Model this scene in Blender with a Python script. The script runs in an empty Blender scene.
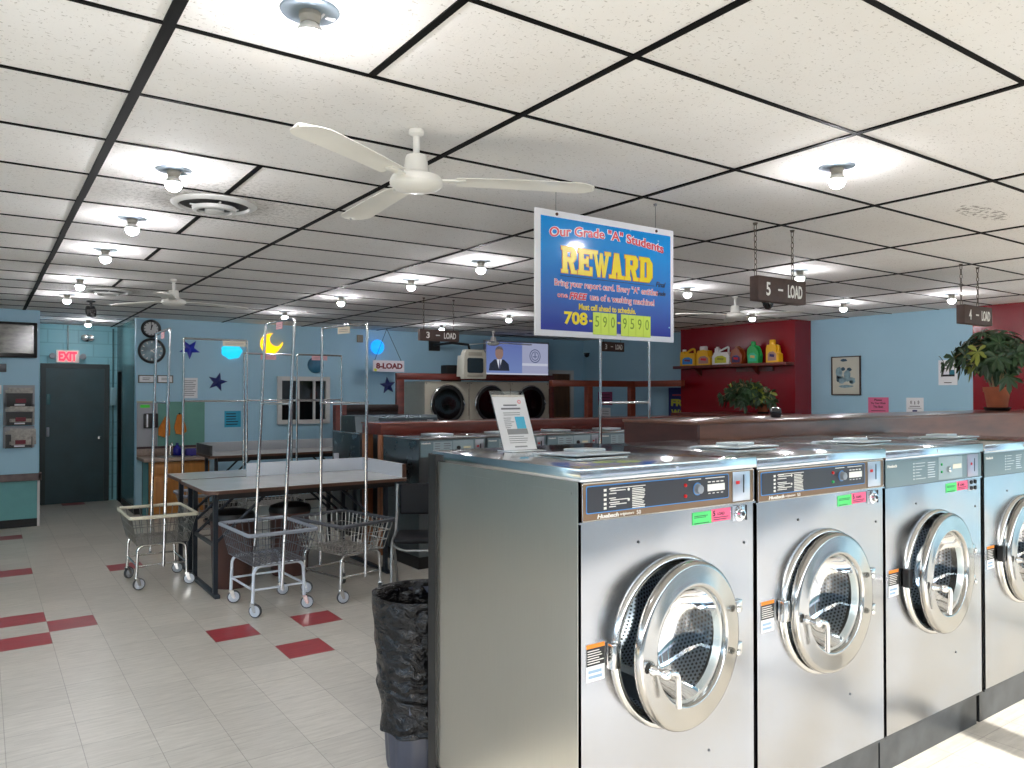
import bpy, bmesh, math, random
from mathutils import Vector, Matrix, Euler
random.seed(7)
SC = bpy.context.scene
COL = SC.collection
PI = math.pi
H = 1.66            # camera height
CE = 2.715          # ceiling height
XR, YR = 9.8, 11.6  # right wall, rear wall

# ------------------------------------------------------------------ helpers
def lin(c):
    return tuple(((v/255)/12.92 if v/255 <= .04045 else ((v/255+.055)/1.055)**2.4) for v in c)

MATS = {}
def mat(name, c=(200,200,200), rough=.5, metal=0., emit=None, estr=0., bump=0., bscale=40., var=0., vscale=6., coat=0., spec=None, stretch=None):
    if name in MATS: return MATS[name]
    m = bpy.data.materials.new(name); m.use_nodes = True
    nt = m.node_tree; b = nt.nodes['Principled BSDF']
    col = lin(c)+(1,)
    b.inputs['Base Color'].default_value = col
    b.inputs['Roughness'].default_value = rough
    b.inputs['Metallic'].default_value = metal
    if coat: b.inputs['Coat Weight'].default_value = coat
    if spec is not None: b.inputs['Specular IOR Level'].default_value = spec
    if emit is not None:
        b.inputs['Emission Color'].default_value = lin(emit)+(1,)
        b.inputs['Emission Strength'].default_value = estr
    if bump or var:
        tc = nt.nodes.new('ShaderNodeTexCoord'); vec = tc.outputs['Object']
        if stretch:
            mp = nt.nodes.new('ShaderNodeMapping'); mp.inputs['Scale'].default_value = stretch
            nt.links.new(vec, mp.inputs[0]); vec = mp.outputs[0]
    if var:
        n = nt.nodes.new('ShaderNodeTexNoise'); n.inputs['Scale'].default_value = vscale; n.inputs['Detail'].default_value = 6
        nt.links.new(vec, n.inputs['Vector'])
        mr = nt.nodes.new('ShaderNodeMapRange'); mr.inputs[1].default_value = .3; mr.inputs[2].default_value = .7
        mr.inputs[3].default_value = 1-var; mr.inputs[4].default_value = 1+var
        nt.links.new(n.outputs[0], mr.inputs[0])
        mx = nt.nodes.new('ShaderNodeMix'); mx.data_type = 'RGBA'; mx.blend_type = 'MULTIPLY'; mx.inputs[0].default_value = 1
        mx.inputs[6].default_value = col
        nt.links.new(mr.outputs[0], mx.inputs[7]); nt.links.new(mx.outputs[2], b.inputs['Base Color'])
    if bump:
        n2 = nt.nodes.new('ShaderNodeTexNoise'); n2.inputs['Scale'].default_value = bscale; n2.inputs['Detail'].default_value = 3
        nt.links.new(vec, n2.inputs['Vector'])
        bp = nt.nodes.new('ShaderNodeBump'); bp.inputs['Strength'].default_value = bump; bp.inputs['Distance'].default_value = .01
        nt.links.new(n2.outputs[0], bp.inputs['Height']); nt.links.new(bp.outputs[0], b.inputs['Normal'])
    MATS[name] = m
    return m

def nodes(name):
    m = bpy.data.materials.new(name); m.use_nodes = True; MATS[name] = m
    nt = m.node_tree
    return m, nt, nt.nodes['Principled BSDF']
def mathn(nt, op, a, b=None, c=None):
    n = nt.nodes.new('ShaderNodeMath'); n.operation = op
    for i, v in enumerate((a, b, c)):
        if v is None: continue
        if isinstance(v, (int, float)): n.inputs[i].default_value = v
        else: nt.links.new(v, n.inputs[i])
    return n.outputs[0]
def mixc(nt, fac, a, b, mode='MIX'):
    n = nt.nodes.new('ShaderNodeMix'); n.data_type = 'RGBA'; n.blend_type = mode
    for i, v in ((0, fac), (6, a), (7, b)):
        if isinstance(v, (int, float)): n.inputs[i].default_value = v
        elif isinstance(v, tuple): n.inputs[i].default_value = v if len(v) == 4 else v+(1,)
        else: nt.links.new(v, n.inputs[i])
    return n.outputs[2]
def noise(nt, vec, scale, detail=4, rough=.5):
    n = nt.nodes.new('ShaderNodeTexNoise'); n.inputs['Scale'].default_value = scale
    n.inputs['Detail'].default_value = detail; n.inputs['Roughness'].default_value = rough
    nt.links.new(vec, n.inputs['Vector']); return n.outputs[0]
def maprange(nt, v, a, b, c, d):
    n = nt.nodes.new('ShaderNodeMapRange')
    for i, x in enumerate((a, b, c, d)): n.inputs[i+1].default_value = x
    nt.links.new(v, n.inputs[0]); return n.outputs[0]
def geopos(nt):
    return nt.nodes.new('ShaderNodeNewGeometry').outputs['Position']
def mapping(nt, vec, scale=(1,1,1), rot=(0,0,0)):
    n = nt.nodes.new('ShaderNodeMapping'); n.inputs['Scale'].default_value = scale; n.inputs['Rotation'].default_value = rot
    nt.links.new(vec, n.inputs[0]); return n.outputs[0]

class MB:
    def __init__(s): s.v=[]; s.f=[]; s.mi=[]; s.uv={}; s.xf=Matrix.Identity(4)
    def add(s, vs, fs, mi=0, uvs=None):
        o=len(s.v)
        s.v += [tuple(s.xf @ Vector(v)) for v in vs]
        for k,f in enumerate(fs):
            if uvs: s.uv[len(s.f)] = uvs[k]
            s.f.append([i+o for i in f]); s.mi.append(mi)
    def box(s,x0,x1,y0,y1,z0,z1,bev=0,mi=0,seg=2):
        if x0>x1:x0,x1=x1,x0
        if y0>y1:y0,y1=y1,y0
        if z0>z1:z0,z1=z1,z0
        if bev<=0:
            s.add([(x0,y0,z0),(x1,y0,z0),(x1,y1,z0),(x0,y1,z0),(x0,y0,z1),(x1,y0,z1),(x1,y1,z1),(x0,y1,z1)],
                  [(3,2,1,0),(4,5,6,7),(0,1,5,4),(1,2,6,5),(2,3,7,6),(3,0,4,7)],mi)
        else:
            bm=bmesh.new(); bmesh.ops.create_cube(bm,size=1)
            for v in bm.verts: v.co=Vector(((x0+x1)/2+v.co.x*(x1-x0),(y0+y1)/2+v.co.y*(y1-y0),(z0+z1)/2+v.co.z*(z1-z0)))
            bmesh.ops.bevel(bm,geom=bm.edges[:],offset=min(bev,.49*min(x1-x0,y1-y0,z1-z0)),segments=seg,profile=.5,affect='EDGES')
            bm.verts.index_update()
            s.add([v.co[:] for v in bm.verts],[[v.index for v in f.verts] for f in bm.faces],mi); bm.free()
        return s
    def ring(s,c,r,n,ax,start=0):
        out=[]
        for i in range(n):
            a=2*PI*i/n+start
            u,w=r*math.cos(a),r*math.sin(a)
            out.append({'z':(c[0]+u,c[1]+w,c[2]),'y':(c[0]+u,c[1],c[2]+w),'x':(c[0],c[1]+u,c[2]+w)}[ax])
        return out
    def lathe(s,prof,c=(0,0,0),ax='z',n=24,mi=0,cap0=False,cap1=False,uv=False,flip=False):
        vs=[];fs=[];uvs=[]
        L=0;prev=None
        for (r,t) in prof:
            cc={'z':(c[0],c[1],c[2]+t),'y':(c[0],c[1]+t,c[2]),'x':(c[0]+t,c[1],c[2])}[ax]
            vs+=s.ring(cc,max(r,1e-5),n,ax)
        d=[0]
        for k in range(1,len(prof)): d.append(d[-1]+math.hypot(prof[k][0]-prof[k-1][0],prof[k][1]-prof[k-1][1]))
        for k in range(len(prof)-1):
            for i in range(n):
                j=(i+1)%n
                q=[k*n+i,k*n+j,(k+1)*n+j,(k+1)*n+i]
                R=max(prof[k][0],prof[k+1][0])
                w=2*PI*R
                u4=[(w*i/n,d[k]),(w*(i+1)/n,d[k]),(w*(i+1)/n,d[k+1]),(w*i/n,d[k+1])]
                fs.append(q); uvs.append(u4)
        if cap0: fs.append(list(range(n))[::-1]); uvs.append([vs[i][:2] if ax=='z' else (vs[i][0],vs[i][2]) for i in range(n)][::-1])
        if cap1:
            o=(len(prof)-1)*n; fs.append([o+i for i in range(n)]); uvs.append([(vs[o+i][0],vs[o+i][2]) for i in range(n)])
        s.add(vs,fs,mi,uvs if uv else None); return s
    def cyl(s,p0,p1,r,r1=None,n=12,mi=0,caps=True):
        return s.tube([p0,p1],[r,r if r1 is None else r1],n,mi=mi,caps=caps)
    def tube(s,pts,r,n=8,closed=False,mi=0,caps=True):
        P=[Vector(p) for p in pts]; m=len(P)
        R=r if isinstance(r,(list,tuple)) else [r]*m
        T=[]
        for i in range(m):
            a=P[i-1] if (i>0 or closed) else P[i]; b=P[(i+1)%m] if (i<m-1 or closed) else P[i]
            T.append((b-a).normalized())
        up=Vector((0,0,1)) if abs(T[0].z)<.9 else Vector((1,0,0))
        N=T[0].cross(up).normalized(); vs=[];fs=[]
        for i in range(m):
            N=(N-T[i]*N.dot(T[i])).normalized(); B=T[i].cross(N)
            for k in range(n):
                a=2*PI*k/n
                vs.append(tuple(P[i]+N*(R[i]*math.cos(a))+B*(R[i]*math.sin(a))))
        for i in range(m if closed else m-1):
            o0=i*n;o1=((i+1)%m)*n
            for k in range(n):
                j=(k+1)%n; fs.append((o0+k,o0+j,o1+j,o1+k))
        if caps and not closed:
            fs.append(tuple(range(n))[::-1]); fs.append(tuple((m-1)*n+k for k in range(n)))
        s.add(vs,fs,mi); return s
    def prism(s,poly,ax,a0,a1,mi=0):
        def P(u,v,a): return {'x':(a,u,v),'y':(u,a,v),'z':(u,v,a)}[ax]
        n=len(poly)
        vs=[P(u,v,a0) for u,v in poly]+[P(u,v,a1) for u,v in poly]
        fs=[tuple(range(n)),tuple(range(2*n-1,n-1,-1))]+[(i,n+i,n+(i+1)%n,(i+1)%n) for i in range(n)]
        s.add(vs,fs,mi); return s
    def build(s,name,mats,parent=None,loc=(0,0,0),rot=(0,0,0),smooth=35):
        me=bpy.data.meshes.new(name); me.from_pydata(s.v,[],s.f)
        if not isinstance(mats,(list,tuple)): mats=[mats]
        for m in mats: me.materials.append(m)
        if len(mats)>1: me.polygons.foreach_set('material_index',s.mi)
        if s.uv:
            ul=me.uv_layers.new(name='UVMap')
            for fi,u in s.uv.items():
                p=me.polygons[fi]
                for k,li in enumerate(p.loop_indices): ul.data[li].uv=u[k]
        bm=bmesh.new(); bm.from_mesh(me); bmesh.ops.recalc_face_normals(bm,faces=bm.faces[:]); bm.to_mesh(me); bm.free()
        if smooth:
            me.polygons.foreach_set('use_smooth',[True]*len(me.polygons))
            me.set_sharp_from_angle(angle=math.radians(smooth))
        me.update()
        o=bpy.data.objects.new(name,me); COL.objects.link(o)
        o.location=loc; o.rotation_euler=rot
        if parent: o.parent=parent
        return o

def tag(o,label,cat,group=None,kind=None):
    o['label']=label; o['category']=cat
    if group: o['group']=group
    if kind: o['kind']=kind
    return o
def thing(name,label,cat,loc=(0,0,0),rz=0,group=None):
    o=bpy.data.objects.new(name,None); COL.objects.link(o); o.empty_display_size=.1
    o.location=loc; o.rotation_euler=(0,0,rz)
    return tag(o,label,cat,group)
def struct(mb,name,mats,smooth=0):
    o=mb.build(name,mats,smooth=smooth); o['kind']='structure'; return o
def kids(o): return [c for c in bpy.data.objects if c.parent==o]
def copy_tree(o,parent=None):
    c=o.copy(); COL.objects.link(c)
    if parent: c.parent=parent
    for k in kids(o): copy_tree(k,c)
    return c
def face(n):   # rotation for flat writing: facing -y or -x
    return {'-y':(PI/2,0,0),'-x':(PI/2,0,-PI/2),'z':(0,0,0)}[n]
def text(s,mats,parent,loc,w=None,h=None,facing='-y',align='CENTER',bold=0.,shear=0.,name='lettering',depth=.0012,arch=0.,rot=None):
    cu=bpy.data.curves.new(name,'FONT'); cu.body=s; cu.size=1; cu.offset=bold; cu.extrude=.5; cu.shear=shear; cu.resolution_u=3
    t=bpy.data.objects.new(name,cu); COL.objects.link(t)
    dg=bpy.context.evaluated_depsgraph_get()
    me=bpy.data.meshes.new_from_object(t.evaluated_get(dg))
    bpy.data.objects.remove(t); bpy.data.curves.remove(cu)
    xs=[v.co.x for v in me.vertices]; ys=[v.co.y for v in me.vertices]
    x0,x1,y0,y1=min(xs),max(xs),min(ys),max(ys)
    sy=h/(y1-y0) if h else None; sx=w/(x1-x0) if w else None
    sy=sy or sx; sx=sx or sy
    off={'CENTER':(x0+x1)/2,'LEFT':x0,'RIGHT':x1}[align]
    for v in me.vertices:
        u=(v.co.x-(x0+x1)/2)/((x1-x0)/2)
        v.co=Vector(((v.co.x-off)*sx,(v.co.y-y0)*sy-arch*u*u,v.co.z*depth))
    me.materials.clear(); me.materials.append(mats)
    o=bpy.data.objects.new(name,me); COL.objects.link(o); o.location=loc; o.rotation_euler=rot or face(facing)
    if parent: o.parent=parent
    return o
def lines(mb,x0,x1,z0,z1,n,y,mi=0,frac=.45,rag=.3,facing='-y',rnd=None):
    """short printed strokes standing for print too small to read"""
    rnd=rnd or random
    dz=(z1-z0)/n
    for k in range(n):
        z=z1-dz*(k+.5); h=dz*frac*.5
        e=x0+(x1-x0)*(1-rag*rnd.random())
        if facing=='-y': mb.box(x0,e,y-.0008,y,z-h,z+h,mi=mi)
        else: mb.box(y-.0008,y,-e,-x0,z-h,z+h,mi=mi)
    return mb
def arc(c,r,a0,a1,n,plane='xz'):
    out=[]
    for i in range(n+1):
        a=a0+(a1-a0)*i/n; u,v=r*math.cos(a),r*math.sin(a)
        out.append({'xz':(c[0]+u,c[1],c[2]+v),'yz':(c[0],c[1]+u,c[2]+v),'xy':(c[0]+u,c[1]+v,c[2])}[plane])
    return out
def fillet(pts,r,n=5):
    P=[Vector(p) for p in pts]; out=[P[0]]
    for i in range(1,len(P)-1):
        a=(P[i-1]-P[i]); b=(P[i+1]-P[i]); rr=min(r,a.length*.45,b.length*.45)
        A=P[i]+a.normalized()*rr; B=P[i]+b.normalized()*rr
        for k in range(n+1):
            t=k/n; out.append(A*(1-t)**2+P[i]*2*t*(1-t)+B*t*t)
    out.append(P[-1]); return out
def rrect(w,h,r,n=4,cx=0,cy=0):
    out=[]
    for (sx,sy,a) in ((1,1,0),(-1,1,PI/2),(-1,-1,PI),(1,-1,1.5*PI)):
        for k in range(n+1):
            t=a+PI/2*k/n; out.append((cx+sx*(w/2-r)+r*math.cos(t),cy+sy*(h/2-r)+r*math.sin(t)))
    return out

# ------------------------------------------------------------------ materials
def steel(name,c=(205,207,210),rough=.22,brush=(1,1,60),wave=.05,smudge=.10):
    m,nt,b=nodes(name)
    b.inputs['Metallic'].default_value=1
    p=nt.nodes.new('ShaderNodeTexCoord').outputs['Object']
    n1=noise(nt,mapping(nt,p,brush),6,5,.6)
    n2=noise(nt,p,2.2,4,.6)
    b_=mixc(nt,maprange(nt,n1,.3,.7,0,1),lin(tuple(v*.975 for v in c)),lin(c))
    nt.links.new(b_,b.inputs['Base Color'])
    r=mathn(nt,'ADD',maprange(nt,n1,.3,.7,rough-.005,rough+.005),maprange(nt,n2,.35,.65,-smudge*.5,smudge))
    nt.links.new(r,b.inputs['Roughness'])
    bp=nt.nodes.new('ShaderNodeBump'); bp.inputs['Strength'].default_value=wave; bp.inputs['Distance'].default_value=.3
    nt.links.new(noise(nt,p,1.6,1,.4),bp.inputs['Height']); nt.links.new(bp.outputs[0],b.inputs['Normal'])
    return m
M_STEEL=steel('stainless_front',c=(178,178,180),rough=.21,brush=(60,60,1.0),wave=.22,smudge=.05)
M_SIDE=steel('stainless_side',c=(196,194,186),rough=.30,brush=(1,60,.8),wave=.03,smudge=.04)
M_LID=steel('stainless_lid',c=(210,212,214),rough=.13,brush=(2,40,1),wave=.012,smudge=.06)
M_MID=steel('dull_steel',c=(128,140,146),rough=.3,brush=(40,40,1),wave=.02)
M_CHROME=mat('chrome',(225,226,228),.1,1.)
M_SATIN=mat('satin_chrome',(212,212,210),.2,1.,bump=.02,bscale=8)
M_DOOR=mat('door_ring_steel',(176,174,170),.17,1.,bump=.03,bscale=5,var=.05)
M_POLE=mat('pole_chrome',(215,217,220),.16,1.,var=.12,vscale=14)
M_WIRE=mat('zinc_wire',(150,150,146),.35,.9,var=.15,vscale=30)
M_BLACK=mat('black_paint',(18,18,19),.45,var=.2)
M_RUBBER=mat('black_rubber',(14,14,15),.7)
M_DARKSTEEL=mat('dark_kick_steel',(70,72,74),.35,.8,var=.25,vscale=9)
M_WHITE=mat('white_paint',(236,234,228),.4)
M_FANW=mat('fan_white_enamel',(232,230,222),.35,var=.04)
M_PAPER=mat('white_paper',(232,233,236),.8)
M_INK=mat('black_ink',(30,30,34),.7)
M_GREYINK=mat('grey_ink',(120,122,128),.7)
M_PANELDARK=mat('control_panel_black',(52,53,60),.4)
M_PANELBROWN=mat('control_panel_bronze',(128,104,82),.4,.4)
M_BLUEEDGE=mat('panel_blue_edge',(60,140,215),.4)
M_PANELGREY=mat('control_panel_teal_grey',(116,138,146),.42)
M_PANELLIGHT=mat('control_panel_pale_grey',(158,178,186),.42)
M_COIN=mat('coin_plate',(190,196,206),.28,.85)
M_RED=mat('signal_red',(215,30,35),.4)
M_GREENB=mat('signal_green',(40,170,90),.4)
M_STICKG=mat('green_sticker',(95,225,130),.7)
M_STICKP=mat('pink_sticker',(250,110,150),.7)
M_ORANGE=mat('orange_label',(235,140,50),.7)
M_WOODD=mat('dark_stained_wood',(92,50,38),.32,var=.35,vscale=3,stretch=(1,6,6),coat=.25)
M_MAHOG=mat('mahogany_wood',(98,36,26),.35,var=.35,vscale=3,stretch=(.8,6,8),coat=.2)
M_POST=mat('oak_post',(138,88,58),.45,var=.25,vscale=4,stretch=(8,8,.7))
M_RAIL=mat('redwood_rail',(125,58,38),.4,var=.25,vscale=4,stretch=(.7,.7,6))
M_TERRA=mat('terracotta',(176,98,66),.75,var=.12,vscale=12)
M_CREAM=mat('dryer_cream',(186,182,166),.45,var=.05)
M_SCREEN=mat('dark_glass',(10,12,14),.08,coat=.4)
M_LAM=mat('table_laminate',(186,186,184),.16,var=.06,vscale=5)
M_SPLASH=mat('table_splash',(200,206,214),.3)
M_LAMEDGE=mat('table_brown_edge',(84,58,46),.45)
M_BROWNBIN=mat('brown_bin_plastic',(78,52,46),.42,var=.08)
def bag_mat():
    m,nt,b=nodes('bin_bag_plastic'); b.inputs['Base Color'].default_value=lin((13,13,15))+(1,); b.inputs['Roughness'].default_value=.2; b.inputs['Specular IOR Level'].default_value=.4
    p=nt.nodes.new('ShaderNodeTexCoord').outputs['Object']
    w=nt.nodes.new('ShaderNodeVectorMath'); w.operation='ADD'
    nz=nt.nodes.new('ShaderNodeTexNoise'); nz.inputs['Scale'].default_value=9; nz.inputs['Detail'].default_value=2; nt.links.new(p,nz.inputs['Vector'])
    sc=nt.nodes.new('ShaderNodeVectorMath'); sc.operation='SCALE'; sc.inputs['Scale'].default_value=.12; nt.links.new(nz.outputs['Color'],sc.inputs[0])
    nt.links.new(p,w.inputs[0]); nt.links.new(sc.outputs[0],w.inputs[1])
    mp=mapping(nt,w.outputs[0],(5,5,13),(.5,.45,0))
    vo=nt.nodes.new('ShaderNodeTexVoronoi'); vo.inputs['Scale'].default_value=1.1; vo.feature='DISTANCE_TO_EDGE'; nt.links.new(mp,vo.inputs['Vector'])
    h=mathn(nt,'MINIMUM',vo.outputs['Distance'],.28)
    n2=noise(nt,mapping(nt,w.outputs[0],(10,10,24),(.4,-.5,0)),1.6,4,.6)
    hh=mathn(nt,'ADD',mathn(nt,'MULTIPLY',h,1.6),mathn(nt,'MULTIPLY',n2,.9))
    bp=nt.nodes.new('ShaderNodeBump'); bp.inputs['Strength'].default_value=1; bp.inputs['Distance'].default_value=.03
    nt.links.new(hh,bp.inputs['Height']); nt.links.new(bp.outputs[0],b.inputs['Normal']); return m
M_BAG=None
M_BINGREY=mat('ribbed_grey_bin',(58,60,70),.38)
M_CREAMRIM=mat('cream_vinyl_rim',(205,200,180),.5,var=.1)
M_GREYRIM=mat('grey_vinyl_rim',(140,146,156),.5)
M_DARKRIM=mat('dark_vinyl_rim',(74,76,82),.5)
M_GREYBASKET=mat('grey_vinyl_wire',(84,86,92),.5)
M_WHITELEG=mat('white_leg_enamel',(196,204,214),.3)
M_WHEEL=mat('wheel_pale_grey',(176,182,190),.5)
M_TIRE=mat('wheel_tire_grey',(60,62,64),.6)
M_PANELW=mat('electric_panel_grey',(158,160,166),.5)
M_COUNTER=mat('counter_laminate',(142,124,112),.4,var=.2,vscale=40)
M_CABW=mat('honey_oak_cabinet',(172,116,58),.45,var=.18,vscale=4,stretch=(6,6,.8))
M_MITT=mat('orange_mitt_cloth',(196,118,44),.9,var=.15,vscale=30)
M_TEALP=mat('teal_wall_panel',(96,150,138),.5,var=.04)
M_BLUESTAR=mat('blue_foil',(24,44,170),.3,var=.25,vscale=10)
M_NAVYSTAR=mat('navy_plastic',(18,34,100),.35)
M_BULB=mat('lamp_bulb',(255,255,255),.3,emit=(252,250,255),estr=205)
M_EXITR=mat('exit_red_glow',(255,40,60),.4,emit=(255,30,60),estr=1.3)
M_EXITW=mat('exit_face',(222,214,206),.5,emit=(255,225,215),estr=.12)
M_TEALDOOR=mat('teal_painted_door',(40,66,70),.4,var=.18,vscale=3)
M_TEALW=mat('teal_gloss_wall',(70,112,116),.22,var=.06,vscale=3)
M_MINT=mat('mint_wall',(98,158,160),.5,var=.05)
M_BROWNSIGN=mat('brown_sign_board',(76,58,52),.6,var=.15,vscale=30)
M_MAROON=mat('maroon_letters',(120,18,34),.5)
M_LEAF=mat('leaf_green',(46,74,44),.4,var=.35,vscale=9)
M_LEAFY=mat('leaf_yellow_green',(150,160,70),.45,var=.2,vscale=9)
M_STEM=mat('pale_stem',(176,156,120),.7)
M_REDWALL=mat('red_wall_paint',(126,10,24),.22,var=.07,vscale=2.5)
M_BLUEWALL=mat('blue_wall_paint',(160,200,220),.5,var=.035,vscale=1.2)
M_TRIMW=mat('white_trim',(206,206,204),.5)
M_PLATE=mat('lamp_plate',(150,165,175),.3,.7)
M_SOCKET=mat('lamp_socket',(150,146,136),.5,var=.1)
M_TEE=mat('ceiling_tee_black',(10,10,9),.6,spec=.1)
def glass(name,tint=(232,240,244)):
    m,nt,b=nodes(name)
    nt.nodes.remove(b)
    out=[n for n in nt.nodes if n.type=='OUTPUT_MATERIAL'][0]
    tr=nt.nodes.new('ShaderNodeBsdfTransparent'); tr.inputs[0].default_value=lin(tint)+(1,)
    gl=nt.nodes.new('ShaderNodeBsdfGlossy'); gl.inputs['Roughness'].default_value=.03
    fr=nt.nodes.new('ShaderNodeFresnel'); fr.inputs[0].default_value=1.5
    f=mathn(nt,'MULTIPLY',fr.outputs[0],1.3)
    mx=nt.nodes.new('ShaderNodeMixShader'); nt.links.new(f,mx.inputs[0]); nt.links.new(tr.outputs[0],mx.inputs[1]); nt.links.new(gl.outputs[0],mx.inputs[2])
    nt.links.new(mx.outputs[0],out.inputs[0]); return m
M_GLASS=glass('door_glass_clear')
def perforated():
    m,nt,b=nodes('perforated_drum'); b.inputs['Metallic'].default_value=1
    uv=nt.nodes.new('ShaderNodeTexCoord').outputs['UV']
    s=nt.nodes.new('ShaderNodeSeparateXYZ'); nt.links.new(uv,s.inputs[0])
    P=.016
    v=mathn(nt,'DIVIDE',s.outputs[1],P); row=mathn(nt,'FLOOR',v)
    u=mathn(nt,'ADD',mathn(nt,'DIVIDE',s.outputs[0],P),mathn(nt,'MULTIPLY',row,.5))
    fu=mathn(nt,'SUBTRACT',mathn(nt,'FRACT',u),.5); fv=mathn(nt,'SUBTRACT',mathn(nt,'FRACT',v),.5)
    d=mathn(nt,'SQRT',mathn(nt,'ADD',mathn(nt,'MULTIPLY',fu,fu),mathn(nt,'MULTIPLY',fv,fv)))
    hole=mathn(nt,'LESS_THAN',d,.30)
    nt.links.new(mixc(nt,hole,lin((200,208,216)),lin((30,34,40))),b.inputs['Base Color'])
    b.inputs['Roughness'].default_value=.32
    nt.links.new(mathn(nt,'SUBTRACT',1,hole),b.inputs['Metallic'])
    return m
M_DRUM=perforated()

def floor_mat(name,base,dark,joint):
    m,nt,b=nodes(name)
    p=geopos(nt); s=nt.nodes.new('ShaderNodeSeparateXYZ'); nt.links.new(p,s.inputs[0])
    T=.2988
    u=mathn(nt,'DIVIDE',mathn(nt,'SUBTRACT',s.outputs[0],.402-30*T),T); v=mathn(nt,'DIVIDE',mathn(nt,'SUBTRACT',s.outputs[1],4.73-30*T),T)
    iu,iv=mathn(nt,'FLOOR',u),mathn(nt,'FLOOR',v)
    fu,fv=mathn(nt,'FRACT',u),mathn(nt,'FRACT',v)
    du=mathn(nt,'MINIMUM',fu,mathn(nt,'SUBTRACT',1,fu)); dv=mathn(nt,'MINIMUM',fv,mathn(nt,'SUBTRACT',1,fv))
    j=mathn(nt,'MULTIPLY',mathn(nt,'LESS_THAN',mathn(nt,'MINIMUM',du,dv),.006),joint)
    cmb=nt.nodes.new('ShaderNodeCombineXYZ'); nt.links.new(iu,cmb.inputs[0]); nt.links.new(iv,cmb.inputs[1])
    wn=nt.nodes.new('ShaderNodeTexWhiteNoise'); wn.noise_dimensions='2D'; nt.links.new(cmb.outputs[0],wn.inputs['Vector'])
    tv=maprange(nt,wn.outputs['Value'],0,1,.93,1.05)
    st=noise(nt,mapping(nt,p,(3,22,1)),2.2,7,.62)
    st2=noise(nt,mapping(nt,p,(5,30,1)),4.5,5,.7)
    fleck=mathn(nt,'GREATER_THAN',st2,.655)
    dirt=noise(nt,p,.7,5,.6)
    c=mixc(nt,maprange(nt,st,.35,.7,0,1),lin(base),lin(dark))
    c=mixc(nt,mathn(nt,'MULTIPLY',fleck,.5),c,lin(tuple(x*.45 for x in dark)))
    c=mixc(nt,1.,c,tv,'MULTIPLY')
    c=mixc(nt,1.,c,maprange(nt,dirt,.3,.7,.9,1.06),'MULTIPLY')
    c=mixc(nt,j,c,lin((88,82,72)))
    nt.links.new(c,b.inputs['Base Color'])
    nt.links.new(maprange(nt,dirt,.3,.7,.28,.42),b.inputs['Roughness'])
    return m
M_FLOOR=floor_mat('vinyl_tile_grey',(193,187,175),(172,166,154),.5)
M_FLOORR=floor_mat('vinyl_tile_red',(160,60,64),(140,48,54),.35)

def ceiling_mat():
    m,nt,b=nodes('ceiling_tile_fissured')
    p=geopos(nt)
    sp=noise(nt,mapping(nt,p,(30,75,1)),1.4,3,.6)
    sp2=noise(nt,mapping(nt,p,(70,36,1)),1.7,2,.5)
    spots=mathn(nt,'MAXIMUM',mathn(nt,'GREATER_THAN',sp,.655),mathn(nt,'GREATER_THAN',sp2,.69))
    stain=noise(nt,p,1.1,4,.6)
    s=nt.nodes.new('ShaderNodeSeparateXYZ'); nt.links.new(p,s.inputs[0])
    iu=mathn(nt,'FLOOR',mathn(nt,'DIVIDE',mathn(nt,'SUBTRACT',s.outputs[0],.432-1.231*6),1.231)); iv=mathn(nt,'FLOOR',mathn(nt,'DIVIDE',mathn(nt,'SUBTRACT',s.outputs[1],1.721-.6057*20),.6057))
    cmb=nt.nodes.new('ShaderNodeCombineXYZ'); nt.links.new(iu,cmb.inputs[0]); nt.links.new(iv,cmb.inputs[1])
    wn=nt.nodes.new('ShaderNodeTexWhiteNoise'); wn.noise_dimensions='2D'; nt.links.new(cmb.outputs[0],wn.inputs['Vector'])
    c=mixc(nt,maprange(nt,stain,.3,.75,0,1),lin((236,235,233)),lin((226,223,218)))
    c=mixc(nt,mathn(nt,'MULTIPLY',spots,.42),c,lin((112,102,88)))
    ex=mathn(nt,'DIVIDE',mathn(nt,'SUBTRACT',s.outputs[0],4.78),.30); ey=mathn(nt,'DIVIDE',mathn(nt,'SUBTRACT',s.outputs[1],2.07),.085)
    el=mathn(nt,'LESS_THAN',mathn(nt,'ADD',mathn(nt,'MULTIPLY',ex,ex),mathn(nt,'MULTIPLY',ey,ey)),1.)
    sm=mathn(nt,'MULTIPLY',el,mathn(nt,'GREATER_THAN',noise(nt,p,32,2,.5),.55))
    c=mixc(nt,mathn(nt,'MULTIPLY',sm,.6),c,lin((84,76,66)))
    for vx,vy in ((1.055,4.41),(1.055,8.76)):   # soot blown onto the tiles round the air vents
        dx=mathn(nt,'SUBTRACT',s.outputs[0],vx); dy=mathn(nt,'SUBTRACT',s.outputs[1],vy)
        d=mathn(nt,'SQRT',mathn(nt,'ADD',mathn(nt,'MULTIPLY',dx,dx),mathn(nt,'MULTIPLY',dy,dy)))
        so=mathn(nt,'MULTIPLY',maprange(nt,d,.2,.75,1,0),mathn(nt,'GREATER_THAN',noise(nt,p,42,3,.6),.54))
        c=mixc(nt,mathn(nt,'MULTIPLY',so,.4),c,lin((70,62,54)))
        c=mixc(nt,mathn(nt,'MULTIPLY',maprange(nt,d,.2,.36,1,0),.5),c,lin((110,100,86)))
    c=mixc(nt,1.,c,maprange(nt,wn.outputs['Value'],0,1,.93,1.03),'MULTIPLY')
    nt.links.new(c,b.inputs['Base Color']); b.inputs['Roughness'].default_value=.85
    bp=nt.nodes.new('ShaderNodeBump'); bp.inputs['Strength'].default_value=.25; bp.inputs['Distance'].default_value=.004
    nt.links.new(noise(nt,p,90,3,.6),bp.inputs['Height']); nt.links.new(bp.outputs[0],b.inputs['Normal'])
    return m
M_CEIL=ceiling_mat()
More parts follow.
